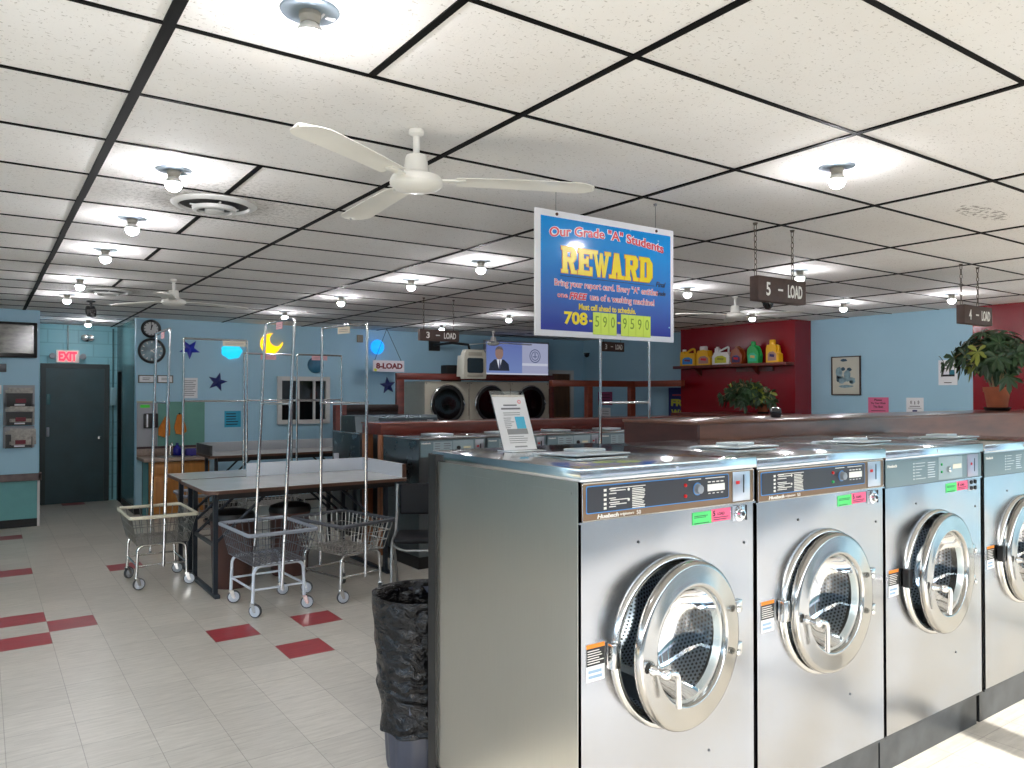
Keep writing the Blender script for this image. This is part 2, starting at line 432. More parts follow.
def block_mat():
    m,nt,b=nodes('painted_block_wall')
    p=geopos(nt); s=nt.nodes.new('ShaderNodeSeparateXYZ'); nt.links.new(p,s.inputs[0])
    v=mathn(nt,'DIVIDE',s.outputs[2],.203); row=mathn(nt,'FLOOR',v)
    u=mathn(nt,'ADD',mathn(nt,'DIVIDE',s.outputs[0],.406),mathn(nt,'MULTIPLY',mathn(nt,'MODULO',row,2),.5))
    fu,fv=mathn(nt,'FRACT',u),mathn(nt,'FRACT',v)
    d=mathn(nt,'MINIMUM',mathn(nt,'MULTIPLY',mathn(nt,'MINIMUM',fu,mathn(nt,'SUBTRACT',1,fu)),2),mathn(nt,'MINIMUM',fv,mathn(nt,'SUBTRACT',1,fv)))
    j=mathn(nt,'LESS_THAN',d,.045)
    nt.links.new(mixc(nt,mathn(nt,'MULTIPLY',j,.35),lin((140,198,208)),lin((84,136,148))),b.inputs['Base Color'])
    b.inputs['Roughness'].default_value=.45
    bp=nt.nodes.new('ShaderNodeBump'); bp.inputs['Strength'].default_value=.4; bp.inputs['Distance'].default_value=.005
    nt.links.new(mathn(nt,'SUBTRACT',1,j),bp.inputs['Height']); nt.links.new(bp.outputs[0],b.inputs['Normal'])
    return m
M_BLOCK=block_mat()

# ------------------------------------------------------------------ setting
XL=-2.6; YF=-2.3
def build_room():
    # floor of single tiles, some of them red
    T=.2988; x0=.402; y0=4.73
    red={(3,2),(5,2),(4,0),(0,5),(-1,6),(-1,4),(-1,12),(2,11),(-1,19),(2,28)}
    mb=MB()
    ix0=math.floor((XL-x0)/T); ix1=math.ceil((XR-x0)/T); iy0=math.floor((YF-y0)/T); iy1=math.ceil((13.5-y0)/T)
    nx,ny=ix1-ix0+1,iy1-iy0+1
    vs=[(x0+(ix0+i)*T,y0+(iy0+j)*T,0) for j in range(ny) for i in range(nx)]
    for j in range(ny-1):
        for i in range(nx-1):
            a=j*nx+i
            mb.f.append([a,a+1,a+nx+1,a+nx]); mb.mi.append(1 if (ix0+i,iy0+j) in red else 0)
    mb.v=vs
    struct(mb,'floor',[M_FLOOR,M_FLOORR])
    mb=MB(); mb.box(XL-.1,XR+.1,YF-.1,13.6,CE,CE+.1); struct(mb,'ceiling',M_CEIL)
    # black ceiling grid
    tees=[.432+1.231*k for k in range(-3,9)]; tees[6]=.432+1.231*2.97
    mb=MB()
    for k,x in enumerate(tees):
        w=.017 if k==3 else .0125
        if x>XR: continue
        ya,yb=YF,11.6
        if .6<x<1.75: yb=13.4
        n=12
        for q in range(n):
            a=ya+(yb-ya)*q/n; b=ya+(yb-ya)*(q+1)/n
            jit=random.uniform(-.003,.003) if k==3 else 0
            mb.box(x-w+jit,x+w+jit,a,b,CE-.006,CE+.003)
    k=-7
    while True:
        y=1.721+.6057*k; k+=1
        if y>13.3: break
        if y<YF: continue
        xa,xb=(XL,XR) if y<11.3 else (.6,1.75)
        mb.box(xa,xb,y-.0085,y+.0085,CE-.005,CE+.003)
    for x,a in ((1.05,1.721),(1.05,3.538),(1.05,4.749),(1.05,5.96),(1.05,7.777),(3.51,6.0),(3.51,4.75),(3.51,3.54-.6057*2)):
        if x>3 and a<3: continue
        kk=round((a-1.721)/.6057); yy=1.721+kk*.6057
        mb.box(x-.012,x+.012,yy,yy+.6057,CE-.005,CE+.003)
    struct(mb,'trim_1',M_TEE)
    # rear wall with the office window opening and the door opening at the far end
    mb=MB(); wx0,wx1,wz0,wz1=3.755,4.475,1.25,1.875
    mb.box(1.75,wx0,YR,YR+.12,0,CE); mb.box(wx1,8.95,YR,YR+.12,0,CE); mb.box(wx0,wx1,YR,YR+.12,0,wz0); mb.box(wx0,wx1,YR,YR+.12,wz1,CE)
    mb.box(8.95,9.5,YR,YR+.12,2.08,CE); mb.box(9.5,XR+.1,YR,YR+.12,0,CE)
    struct(mb,'wall_rear',M_BLUEWALL)
    mb=MB(); mb.box(XL,.6,11.3,11.42,0.62,CE); mb.box(XL,.6,11.3,11.42,0,.62,mi=1); mb.box(.5,.6,11.42,13.4,0,CE,mi=0)
    struct(mb,'wall_back_left',[M_BLUEWALL,M_MINT])
    mb=MB(); mb.box(.5,.76,13.4,13.5,0,CE); mb.box(1.6,1.85,13.4,13.5,0,CE); mb.box(.76,1.6,13.4,13.5,2.08,CE)
    struct(mb,'wall_back_recess',M_BLOCK)
    mb=MB(); mb.box(1.75,1.87,11.72,12.85,0,CE); mb.box(1.75,1.87,12.85,13.3,2.02,CE); mb.box(1.75,1.87,13.3,13.4,0,CE)
    struct(mb,'wall_recess_side',M_TEALW)
    mb=MB(); mb.box(XR,XR+.12,4.36,YR,0,CE); mb.box(XR,XR+.12,2.2,4.36,0,CE,mi=1); mb.box(XR,XR+.12,YF,2.2,0,CE)
    mb.box(9.42,XR,6.54,8.68,0,CE,mi=1)
    struct(mb,'wall_right',[M_BLUEWALL,M_REDWALL])
    mb=MB(); mb.box(XL-.12,XL,4.6,11.42,0,CE); mb.box(XL-.12,XL,YF,4.6,0,.3); mb.box(XL-.12,XL,YF,4.6,2.5,CE)  # unseen wall, its openings added to let more daylight in
    for y in (YF+.04,0,2.3): mb.box(XL-.12,XL,y-.05,y+.05,.3,2.5)
    struct(mb,'wall_left',M_BLUEWALL)
    # storefront behind the camera: low wall, header, piers
    mb=MB(); mb.box(XL,XR,YF-.12,YF,0,.3); mb.box(XL,XR,YF-.12,YF,2.5,CE)
    xs=[XL,-1.0,1.2,3.4,5.6,7.8,XR]
    for x in xs: mb.box(x-.07,x+.07,YF-.12,YF,.3,2.5)
    struct(mb,'wall_front',M_BLUEWALL)
    for k in range(len(xs)-1):
        mb=MB(); a,b=xs[k]+.07,xs[k+1]-.07
        for q in ((a,a+.05),(b-.05,b)): mb.box(q[0],q[1],YF-.09,YF-.03,.3,2.5)
        mb.box(a,b,YF-.09,YF-.03,.3,.35); mb.box(a,b,YF-.09,YF-.03,2.45,2.5)
        struct(mb,'window_%d'%(k+2),M_SATIN)
    mb=MB(); mb.box(-40,50,-40,YF-.12,-.12,-.02); struct(mb,'ground',mat('pavement',(120,118,114),.9,var=.15,vscale=.6))
    mb=MB(); mb.box(-40,50,-16.2,-16,-.1,5.2); mb.box(-14.2,-14,-16,40,-.1,4.2); struct(mb,'wall_street_added',mat('added_street_brick',(84,76,72),.9,var=.3,vscale=.5))  # unseen street walls added so the washer steel reflects darker
    # chair rail and baseboards
    mb=MB(); mb.box(XL,.63,11.265,11.3,.575,.665,.006); mb.box(.6,.63,11.265,11.42,.575,.665); struct(mb,'trim_2',mat('weathered_rail',(104,92,90),.6,var=.3,vscale=12))
    mb=MB(); mb.box(XL,.61,11.285,11.3,0,.1); struct(mb,'baseboard_left',M_BLACK)
    mb=MB(); mb.box(1.735,1.75,11.6,12.8,0,.1); mb.box(1.745,9.4,11.585,11.6,0,.1); struct(mb,'baseboard_rear',M_BLACK)
    mb=MB(); mb.box(.585,.612,11.282,11.30,.0,.575); struct(mb,'trim_3',M_TRIMW)
    # recess door (closed) and dark side doorway
    d=MB(); d.box(.79,1.57,13.37,13.5,0,2.05)
    o=struct(d,'door_1',M_TEALDOOR)
    f=MB(); f.box(.72,.79,13.36,13.42,0,2.12); f.box(1.57,1.64,13.36,13.42,0,2.12); f.box(.79,1.57,13.36,13.42,2.05,2.12)
    f.build('door_frame',mat('door_frame_dark_teal',(28,44,46),.4),o,smooth=0)
    k=MB(); k.lathe([(.0,-.075),(.022,-.07),(.03,-.05),(.022,-.03),(.012,-.02),(.012,0),(.03,0)],(1.5,13.37,.985),'y',16); k.build('door_knob',M_CHROME,o)
    k=MB(); k.box(.80,.84,13.345,13.37,1.02,1.16,.008); k.build('push_bar_box',M_PANELW,o)
    k=MB(); k.box(.80,.85,13.362,13.37,1.5,1.66,.004); k.build('notice_plate',M_TEALW,o)
    d=MB(); d.box(1.7505,1.87,12.88,13.29,0,2.0); o=struct(d,'door_2',mat('door_almost_black',(9,8,8),.8,spec=.1))
    f=MB(); f.box(1.744,1.88,12.85,12.88,0,2.02); f.box(1.744,1.88,13.29,13.3,0,2.02); f.box(1.744,1.88,12.88,13.29,2.0,2.02); f.build('door_frame',M_TEALDOOR,o,smooth=0)
    # brown door at the far end
    d=MB(); d.box(9.0,9.45,11.6,11.72,0,2.05); o=struct(d,'door_3',mat('brown_door',(98,64,34),.5,var=.15,vscale=3,stretch=(6,6,.8)))
    f=MB(); f.box(8.93,9.0,11.57,11.66,0,2.12); f.box(9.45,9.53,11.57,11.66,0,2.12); f.box(9.0,9.45,11.57,11.66,2.05,2.12); f.build('door_frame',M_TRIMW,o,smooth=0)
    k=MB(); k.lathe([(0,-.06),(.025,-.055),(.028,-.04),(.012,-.02),(.012,0)],(9.05,11.6,1.0),'y',12); k.build('door_knob',M_CHROME,o)
    # office window
    f=MB()
    f.box(wx0-.055,wx0+.01,11.55,11.64,wz0-.055,wz1+.055); f.box(wx1-.01,wx1+.055,11.55,11.64,wz0-.055,wz1+.055)
    f.box(wx0,wx1,11.55,11.64,wz0-.055,wz0+.01); f.box(wx0,wx1,11.55,11.64,wz1-.01,wz1+.055)
    o=struct(f,'window_1',M_TRIMW)
    g=MB()
    for x in (4.03,4.285): g.box(x-.018,x+.018,11.58,11.62,wz0,wz1)
    g.box(wx0,wx1,11.58,11.62,1.545,1.575); g.build('glazing_bars',M_TRIMW,o,smooth=0)
    g=MB(); g.box(wx0,wx1,11.60,11.606,wz0,wz1); g.build('window_pane',M_GLASS,o,smooth=0)
    # dim office behind the window
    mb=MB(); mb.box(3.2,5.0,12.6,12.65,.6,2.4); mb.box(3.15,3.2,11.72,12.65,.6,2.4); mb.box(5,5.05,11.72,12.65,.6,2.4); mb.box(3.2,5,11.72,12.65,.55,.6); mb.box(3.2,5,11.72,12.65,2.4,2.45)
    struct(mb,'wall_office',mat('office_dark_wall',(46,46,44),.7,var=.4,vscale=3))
build_room()

# ------------------------------------------------------------------ front row of washers
YW=1.80
def plate_with_hole(mb,x0,x1,z0,z1,cx,cz,r,y,n=64,mi=0):
    corners=[math.atan2(z-cz,x-cx)%(2*PI) for x in (x0,x1) for z in (z0,z1)]
    A=sorted([2*PI*i/n for i in range(n)]+corners)
    vs=[]
    for a in A:
        c,s=math.cos(a),math.sin(a)
        t=min([v for v in (((x1-cx)/c if c>1e-9 else ((x0-cx)/c if c<-1e-9 else 1e9)),((z1-cz)/s if s>1e-9 else ((z0-cz)/s if s<-1e-9 else 1e9)))])
        vs.append((cx+r*c,y,cz+r*s)); vs.append((cx+t*c,y,cz+t*s))
    m=len(A)
    mb.add(vs,[(2*i,2*i+1,2*((i+1)%m)+1,2*((i+1)%m)) for i in range(m)],mi)

def lock_part(t,x0,x1,z0,z1,style):
    mb=MB(); y=0
    cx,cz=(x0+x1)/2,(z0+z1)/2; w=(x1-x0)
    mb.box(x0,x1,y-.004,y+.001,z0,z1,.002)
    o=mb.build('lock_plate',M_COIN,t)
    if style=='dark':
        k=MB(); k.lathe([(.028,0),(.028,-.006),(.018,-.008),(.016,-.02),(.010,-.022),(.0,-.022)],(cx-.004,-.004,cz),'y',20); k.build('lock_barrel',M_CHROME,o)
        k=MB(); k.lathe([(.007,0),(.007,-.002),(0,-.002)],(cx-.004,-.026,cz),'y',12); k.box(x1,x1+.006,-.006,0,z0,z1); k.build('keyhole',M_BLACK,o)
    else:
        k=MB()
        for a in (-1,1):
            for b in (-1,1): k.lathe([(.010,0),(.010,-.006),(.006,-.007),(0,-.007)],(cx+a*w*.27,-.004,cz+b*(z1-z0)*.27),'y',12)
        k.build('lock_barrel',M_BLACK,o)

def front_washer(x0,x1,ztop,style,ang,label,dep=.92,flap=True,kick_x1=None):
    t=thing('front_load_washer',label,'washer',(x0,YW,0),0,'stainless washers of the near row')
    w=x1-x0-.003; cx=.503*w; cz=.832; RH=.280
    zb=.175; zt=ztop
    mb=MB()
    plate_with_hole(mb,.0,w,zb,zt-.158,cx,cz,RH,0)
    mb.add([(.0,0,zt-.158),(w,0,zt-.158),(w,0,zt-.03),(.0,0,zt-.03)],[(0,1,2,3)])
    mb.box(.0,.012,0,.02,zb,zt-.03); mb.box(w-.008,w,0,.02,zb,zt-.03)
    # seam below the control panel
    mb.box(.0,w,-.006,.0,zt-.160,zt-.154)
    mb.build('front_panel',M_STEEL,t,smooth=30)
    mb=MB(); mb.box(.0,.012,.012,dep-.05,zb,zt-.03); mb.box(w-.006,w+.001,.012,dep,zb,zt-.03); mb.box(0,w,dep-.02,dep,zb,zt-.03)
    mb.box(.0,w,.012,dep,zb,zb+.01)
    (mb.box(-.002,.0,.0,.028,zb,zt-.03).box(-.002,0,.03,dep-.06,zt-.072,zt-.064) if x0<1.6 else None)
    mb.build('side_panel',M_SIDE,t,smooth=0)
    e=-.012 if x0<1.6 else .0005
    mb=MB(); mb.box(e,.0,dep-.05,dep,zb-.1,zt-.002); mb.box(0,w,dep,dep+.03,zb-.1,zt-.002); mb.build('rear_frame',M_BLACK,t,smooth=0)
    mb=MB(); mb.box(-.0005,w+.001,-.012,dep,zt-.03,zt+.011,.003); mb.build('lid',M_LID,t)
    mb=MB(); mb.lathe([(.008,0),(.008,-.003),(0,-.003)],(.5*w,-.012,zt-.010),'y',12); mb.build('lid_lock',M_CHROME,t)
    mb=MB(); mb.box(.01,(kick_x1 or w),.03,dep-.04,0,zb); mb.box(.0,w,.0,.03,zb-.012,zb); 
    mb.build('plinth',M_DARKSTEEL,t,smooth=0)
    # control panel
    def q(p): return p*.84/(1-.16*p)   # even spacing along the panel
    p0,p1=zt-.152,zt-.036
    if style=='dark':
        mb=MB(); mb.box(.012,w-.012,-.006,.002,p0,p1,.004,seg=2); cp=mb.build('control_panel',M_PANELBROWN,t)
        mb=MB(); f=.003
        mb.tube(fillet([(.012,-.006,p0),(w-.012,-.006,p0),(w-.012,-.006,p1),(.012,-.006,p1),(.012,-.006,(p0+p1)/2)],.006),.0022,6,closed=True); mb.build('panel_frame',M_SATIN,cp)
        a,b=q(.032)*w+.004,q(.845)*w; c,d=p0+.022,p1-.008
        mb=MB(); mb.prism(rrect(b-a,d-c,.006,4,(a+b)/2,(c+d)/2),'y',-.0072,-.006); mb.build('blue_border',M_BLUEEDGE,cp)
        mb=MB(); mb.prism(rrect(b-a-.006,d-c-.006,.005,4,(a+b)/2,(c+d)/2),'y',-.008,-.006); mb.build('black_overlay',M_PANELDARK,cp)
        mb=MB(); H_=d-c
        R=random.Random(int(x0*100))
        mb.box(q(.17)*w,q(.37)*w,-.0088,-.008,d-.014,d-.0115)
        for k,(zz) in enumerate((.20,.37,.54,.70,.85)):
            z=d-H_*zz; mb.box(q(.135)*w,q(.150)*w,-.0088,-.008,z-.004,z+.004)
            mb.box(q(.165)*w,q(.20+.04*R.random())*w,-.0088,-.008,z+.001,z+.004)
            if k in (0,2,3): mb.box(q(.172)*w,q(.25+.03*R.random())*w,-.0088,-.008,z-.005,z-.002)
        for zz in (.24,.62):
            z=d-H_*zz; mb.lathe([(.005,0),(.005,-.0008),(0,-.0008)],(q(.275)*w,-.008,z),'y',10)
            lines(mb,q(.295)*w,q(.37)*w,z-.030,z+.004,6,-.008,frac=.5,rag=.25,rnd=R)
        mb.box(q(.615)*w,q(.685)*w,-.0088,-.008,d-.011,d-.008); mb.box(q(.71)*w,q(.82)*w,-.0088,-.008,d-.011,d-.008)
        zc=(c+d)/2
        for k in range(4):
            mb.box(q(.725+.024*k)*w,q(.741+.024*k)*w,-.0088,-.008,zc+.018,zc+.022); mb.box(q(.727+.024*k)*w,q(.739+.024*k)*w,-.0088,-.008,zc-.021,zc-.0185)
        mb.build('printed_instructions',M_WHITE,cp,smooth=0)
        mb=MB(); mb.box(q(.722)*w,q(.82)*w,-.0095,-.008,zc-.012,zc+.012,.001); mb.build('price_display',mat('display_window',(245,245,240),.3),cp)
        mb=MB(); mb.lathe([(.019,0),(.019,-.003),(.0165,-.004),(.015,-.016),(.012,-.018),(0,-.018)],(q(.665)*w,-.008,zc),'y',20); kd=mb.build('cycle_dial',mat('dial_grey',(150,156,164),.35,.5),cp)
        mb=MB(); mb.lathe([(.022,0),(.022,-.0012),(.019,-.0012)],(q(.665)*w,-.008,zc),'y',20); mb.build('dial_ring',M_BLUEEDGE,kd)
        for bi,dz in enumerate((.017,-.02)):
            mb=MB(); mb.lathe([(.006,0),(.006,-.004),(.004,-.006),(0,-.006)],(q(.595)*w,-.008,zc+dz),'y',12); mb.build('push_button',M_RED if not(bi==1 and x0>2) else M_GREENB,cp)
        mb=MB(); mb.box(q(.867)*w,q(.965)*w,-.009,-.006,p0+.006,p1-.004,.002); cpn=mb.build('coin_plate',M_COIN,cp)
        mb=MB(); mb.box(q(.925)*w,q(.931)*w,-.0098,-.009,zc-.03,zc+.035); mb.build('coin_slot',M_BLACK,cpn)
        mb=MB(); mb.box(q(.884)*w,q(.905)*w,-.0105,-.009,zc+.002,zc+.014,.001); mb.build('coin_window',M_RED,cpn)
        text('Huebsch',M_WHITE,cp,(q(.10)*w,-.0066,p0+.004),w=q(.125)*w,h=.0135,align='LEFT',bold=.03,shear=.2)
        text('originators',M_WHITE,cp,(q(.228)*w,-.0066,p0+.004),w=q(.085)*w,h=.011,align='LEFT',shear=.2)
        text('50',M_WHITE,cp,(q(.322)*w,-.0066,p0+.004),w=q(.026)*w,h=.0125,align='LEFT')
    else:
        mb=MB(); mb.box(.010,w-.008,-.005,.002,p0,p1,.002); cp=mb.build('control_panel',M_PANELGREY,t)
        zc=(p0+p1)/2
        mb=MB(); mb.box(q(.56)*w,q(.80)*w,-.0062,-.005,p0+.006,p1-.004,.001); mb.build('selector_overlay',M_PANELLIGHT,cp)
        R=random.Random(int(x0*100)); mb=MB()
        for k in range(6):
            z=p1-.022-.014*k; mb.box(q(.30)*w,q(.312)*w,-.0058,-.005,z-.003,z+.003); mb.box(q(.325)*w,q(.36+.07*R.random())*w,-.0058,-.005,z-.0015,z+.0015)
        lines(mb,q(.45)*w,q(.53)*w,p0+.02,p1-.018,7,-.005,frac=.35,rnd=R)
        mb.build('printed_instructions',mat('pale_print',(206,216,222),.6),cp,smooth=0)
        mb=MB(); mb.lathe([(.014,0),(.014,-.012),(.011,-.014),(0,-.014)],(q(.655)*w,-.0062,zc-.006),'y',18); mb.build('cycle_dial',M_SATIN,cp)
        for dz in (.02,-.015):
            mb=MB(); mb.lathe([(.006,0),(.006,-.004),(0,-.005)],(q(.588)*w,-.0062,zc+dz),'y',12); mb.build('push_button',M_GREENB,cp)
        mb=MB(); mb.box(q(.705)*w,q(.79)*w,-.0075,-.006,zc-.006,zc+.016,.001); mb.build('price_display',mat('display_window_warm',(240,236,215),.3),cp)
        mb=MB(); mb.box(q(.85)*w,q(.955)*w,-.008,-.005,p0+.004,p1-.003,.002); cpn=mb.build('coin_plate',mat('coin_plate_pinkish',(176,168,180),.3,.8),cp)
        mb=MB(); mb.box(q(.915)*w,q(.922)*w,-.0088,-.008,zc-.03,zc+.034); mb.build('coin_slot',M_BLACK,cpn)
        mb=MB(); mb.lathe([(.007,0),(.007,-.003),(0,-.003)],(q(.887)*w,-.008,zc+.008),'y',10); mb.build('coin_window',M_RED,cpn)
        text('Huebsch',M_WHITE,cp,(q(.028)*w,-.0055,p1-.03),w=q(.10)*w,h=.013,align='LEFT',bold=.03)
    # stickers and lock under the panel
    q0,q1=zt-.212,zt-.166
    k=MB(); k.box(q(.645)*w,q(.752)*w,-.0016,0,q0,q1-.003); sg=k.build('green_sticker',M_STICKG,t,smooth=0); sg['label']='green price sticker'
    k=MB(); lines(k,q(.655)*w,q(.742)*w,q0+.022,q0+.032,2,-.0016,frac=.35); lines(k,q(.655)*w,q(.742)*w,q0+.002,q0+.007,1,-.0016,frac=.4); k.build('print',M_INK,sg,smooth=0)
    k=MB(); k.box(q(.753)*w,q(.862)*w,-.0016,0,q0+.003,q1); sp=k.build('pink_sticker',M_STICKP,t,smooth=0); sp['label']='pink load sticker'
    text('5' if style=='dark' else '4',M_INK,sp,(q(.762)*w,-.002,q1-.024),w=.011,h=.019,align='LEFT',bold=.02)
    text('LOAD',M_INK,sp,(q(.788)*w,-.002,q1-.022),w=q(.05)*w,h=.010,align='LEFT')
    k=MB(); lines(k,q(.765)*w,q(.855)*w,q0+.006,q0+.02,2,-.0016,frac=.3); k.build('print',M_INK,sp,smooth=0)
    lock_part(t,q(.872)*w,q(.945)*w,q0-.006,q1+.002,style)
    # warning label by the door
    k=MB(); a,b=q(.044)*w,q(.146)*w; z0=.772
    k.box(a,b,-.0014,0,z0,z0+.115); wl=k.build('warning_label',M_PAPER,t,smooth=0)
    k=MB(); k.box(a,b,-.0022,-.0014,z0+.048,z0+.102); k.build('black_field',M_BLACK,wl,smooth=0)
    k=MB(); k.box(a,b,-.0022,-.0014,z0+.102,z0+.115); k.build('orange_band',M_ORANGE,wl,smooth=0)
    k=MB(); lines(k,a+.004,b-.004,z0+.052,z0+.098,6,-.0022,frac=.35); k.build('print',M_WHITE,wl,smooth=0)
    k=MB(); lines(k,a+.008,b-.008,z0+.006,z0+.038,2,-.0014,frac=.55); k.build('symbols',mat('label_pale_blue',(150,176,200),.7),wl,smooth=0)
    # small screws
    k=MB()
    for (u,z) in ((.30,zt-.24),(.70,.42),(.93,zt-.30)): k.lathe([(.005,0),(.005,-.002),(0,-.003)],(u*w,0,z),'y',8)
    k.build('screw',M_DARKSTEEL,t)
    # porthole: rim, gasket, drum
    k=MB(); k.lathe([(RH+.008,.0),(RH+.006,-.010),(RH-.002,-.016),(RH-.012,-.015),(RH-.020,-.006),(RH-.022,.03)],(cx,0,cz),'y',72); k.build('porthole_rim',M_SATIN,t,smooth=50)
    k=MB(); k.lathe([(RH-.022,.0),(RH-.03,.012),(RH-.034,.05)],(cx,0,cz),'y',64); k.build('gasket',M_RUBBER,t,smooth=60)
    k=MB(); r=RH-.034
    k.lathe([(r,.05),(r+.05,.07),(r+.06,.10),(r+.06,.50),(r+.03,.53),(.0,.56)],(cx,0,cz),'y',64,uv=True)
    dr=k.build('drum',M_DRUM,t,smooth=40)
    for q in range(3):
        k=MB(); a=2*PI*q/3+.9; rr=r+.055
        k.xf=Matrix.Translation((cx,0,cz))@Matrix.Rotation(-a,4,'Y')
        k.prism([(rr,-.05),(rr-.075,-.018),(rr-.075,.018),(rr,.05)],'y',.10,.50)
        k.build('drum_lifter',M_SATIN,dr,smooth=0)
    # latch strike plate
    k=MB(); k.box(cx-RH-.032,cx-RH+.004,-.034,-.004,cz-.03,cz+.05,.004); k.build('latch_plate',M_SATIN if style=='dark' else M_BLACK,t)
    # door on its hinge
    R=.276
    hp=(cx+R+.004,-.024,cz)
    k=MB()
    k.lathe([(.188,.004),(.189,-.014),(.193,-.021),(.199,-.023),(.206,-.0205),(.258,-.0225),(.266,-.021),(R-.004,-.016),(R,-.008),(R,.004),(R-.004,.008),(.25,.008),(.2,.008),(.188,.004)],(-R,0,0),'y',80)
    door=k.build('door',M_DOOR,t,loc=hp,rot=(0,0,ang),smooth=50)
    k=MB(); k.lathe([(.198,-.020),(.196,-.012),(.186,.0),(.178,.012),(.172,.02)],(-R,0,0),'y',64); k.build('door_inner_ring',mat('door_inner_white',(206,206,202),.3,.5),door,smooth=60)
    k=MB(); k.lathe([(.180,.0),(.172,.02),(.160,.05),(.135,.085),(.09,.108),(.045,.118),(0,.12)],(-R,0,0),'y',48); k.build('door_glass',M_GLASS,door,smooth=80)
    k=MB()
    hx=-R-.232; hz=-.022
    k.lathe([(.017,0),(.017,-.012),(.012,-.018),(.012,-.040),(.017,-.044),(.017,-.058),(.011,-.064),(0,-.064)],(hx,-.032,hz),'y',20)
    k.tube(fillet([(hx,-.075,hz+.004),(hx+.05,-.080,hz-.004),(hx+.075,-.072,hz-.06),(hx+.095,-.058,hz-.125)],.02),[.0085]*14,10) if False else k.tube(fillet([(hx-.004,-.082,hz),(hx+.058,-.084,hz-.006),(hx+.082,-.070,hz-.125)],.03,6),.0098,10)
    k.build('door_handle',M_CHROME,door,smooth=50)
    for dz in (.075,-.075):
        k=MB(); k.lathe([(.012,0),(.012,-.005),(.008,-.008),(0,-.008)],(-.03,-.030,dz),'y',14); k.box(-.02,.03,-.012,.012,dz-.022,dz+.022,.004); k.build('hinge',M_SATIN,door)
    if flap:
        k=MB(); a,b=.20*w,.50*w
        k.xf=Matrix.Translation((a,.34,zt+.021))@Matrix.Rotation(math.radians(-2),4,'X')
        k.box(0,b-a,-.13,.13,0,.006,.002); k.box(-.01,b-a+.01,.10,.13,-.012,0)
        k.box(.5*(b-a),b-a-.02,-.02,.10,.006,.018,.004)
        fl=k.build('soap_flap',mat('flap_aluminium',(214,222,228),.3,.6),t)
        k=MB(); k.box(a+.005,b-.005,.22,.46,zt+.009,zt+.018,.002); k.build('soap_box_rim',M_SATIN,t)
    return t
front_washer(1.499,2.344,1.420,'dark',math.radians(6.5),'stainless front-load washer at the end of the near row, paper holder on its top')
front_washer(2.344,3.222,1.412,'dark',math.radians(1.2),'stainless front-load washer with black control strip, between the end washer and a grey-strip one')
front_washer(3.222,4.126,1.402,'grey',math.radians(4),'stainless front-load washer with teal-grey control strip and full round door in view')
front_washer(4.145,5.04,1.394,'grey',math.radians(.5),'stainless front-load washer with grey control strip cut by the picture edge')

# sheet holder on the end washer
def sheet_holder():
    t=thing('sheet_holder','clear slanted sign holder with a printed sheet, standing on the end washer','sign holder',(1.70,2.50,1.4315),0)
    xf=Matrix.Rotation(math.radians(-23),4,'X')
    k=MB(); k.xf=xf; k.box(0,.168,.0,.003,0,.262); k.build('holder_back',M_GLASS,t,smooth=0)
    k=MB(); k.box(0,.168,-.06,.045,0,.003,.001); k.build('holder_foot',mat('clear_acrylic_white',(225,232,238),.1),t)
    k=MB(); k.xf=xf; k.box(.003,.165,-.0015,0,.004,.243); sh=k.build('printed_sheet',M_PAPER,t,smooth=0)
    k=MB(); k.xf=xf; k.box(.003,.165,-.0025,-.0015,.234,.243); k.build('top_clip',M_SATIN,sh,smooth=0)
    k=MB(); k.xf=xf
    lines(k,.05,.12,.192,.202,1,-.0015,frac=.6,rag=.1); lines(k,.035,.135,.176,.188,1,-.0015,frac=.6,rag=.1)
    lines(k,.04,.14,.150,.168,2,-.0015,frac=.25,rag=.2); lines(k,.036,.085,.095,.145,6,-.0015,frac=.25,rag=.5)
    lines(k,.04,.14,.030,.065,4,-.0015,frac=.22,rag=.3)
    k.build('print',M_GREYINK,sh,smooth=0)
    k=MB(); k.xf=xf; k.box(.092,.138,-.0026,-.0015,.094,.146); k.build('blue_panel',mat('sheet_blue',(84,190,225),.7),sh,smooth=0)
    k=MB(); k.xf=xf; k.box(.040,.140,-.0026,-.0015,.070,.093); k.box(.06,.12,-.0026,-.0015,.014,.020); k.build('grey_panel',mat('sheet_grey',(150,152,154),.7),sh,smooth=0)
    k=MB(); k.xf=xf; k.lathe([(.008,0),(.008,-.001),(.0055,-.001)],(.132,-.0015,.212),'y',14); k.build('red_mark',mat('sheet_red',(230,90,100),.7),sh,smooth=0)
sheet_holder()

# ------------------------------------------------------------------ wooden bulkhead behind the near row
def bulkhead():
    t=thing('wooden_bulkhead','dark stained wooden bulkhead running behind the near row of stainless washers','partition',(3.14,2.76,0))
    k=MB(); k.box(0,4.9,0,.02,.0,1.495); k.build('front_board',mat('bulkhead_front_wood',(118,74,56),.3,var=.3,vscale=2.5,stretch=(1,5,5),coat=.3),t,smooth=0)
    k=MB(); k.box(-.02,0,0,.56,0,1.495); k.build('end_board',mat('bulkhead_end_wood',(70,38,34),.4,var=.3,vscale=3,stretch=(5,1,5)),t,smooth=0)
    k=MB(); k.box(0,4.9,.54,.56,0,1.495); k.build('back_board',M_WOODD,t,smooth=0)
    k=MB(); k.box(-.025,4.92,-.006,.575,1.495,1.512,.004); k.build('top_board',mat('bulkhead_top_wood',(108,68,50),.28,var=.3,vscale=2.5,stretch=(1,5,5),coat=.35),t,smooth=30)
bulkhead()
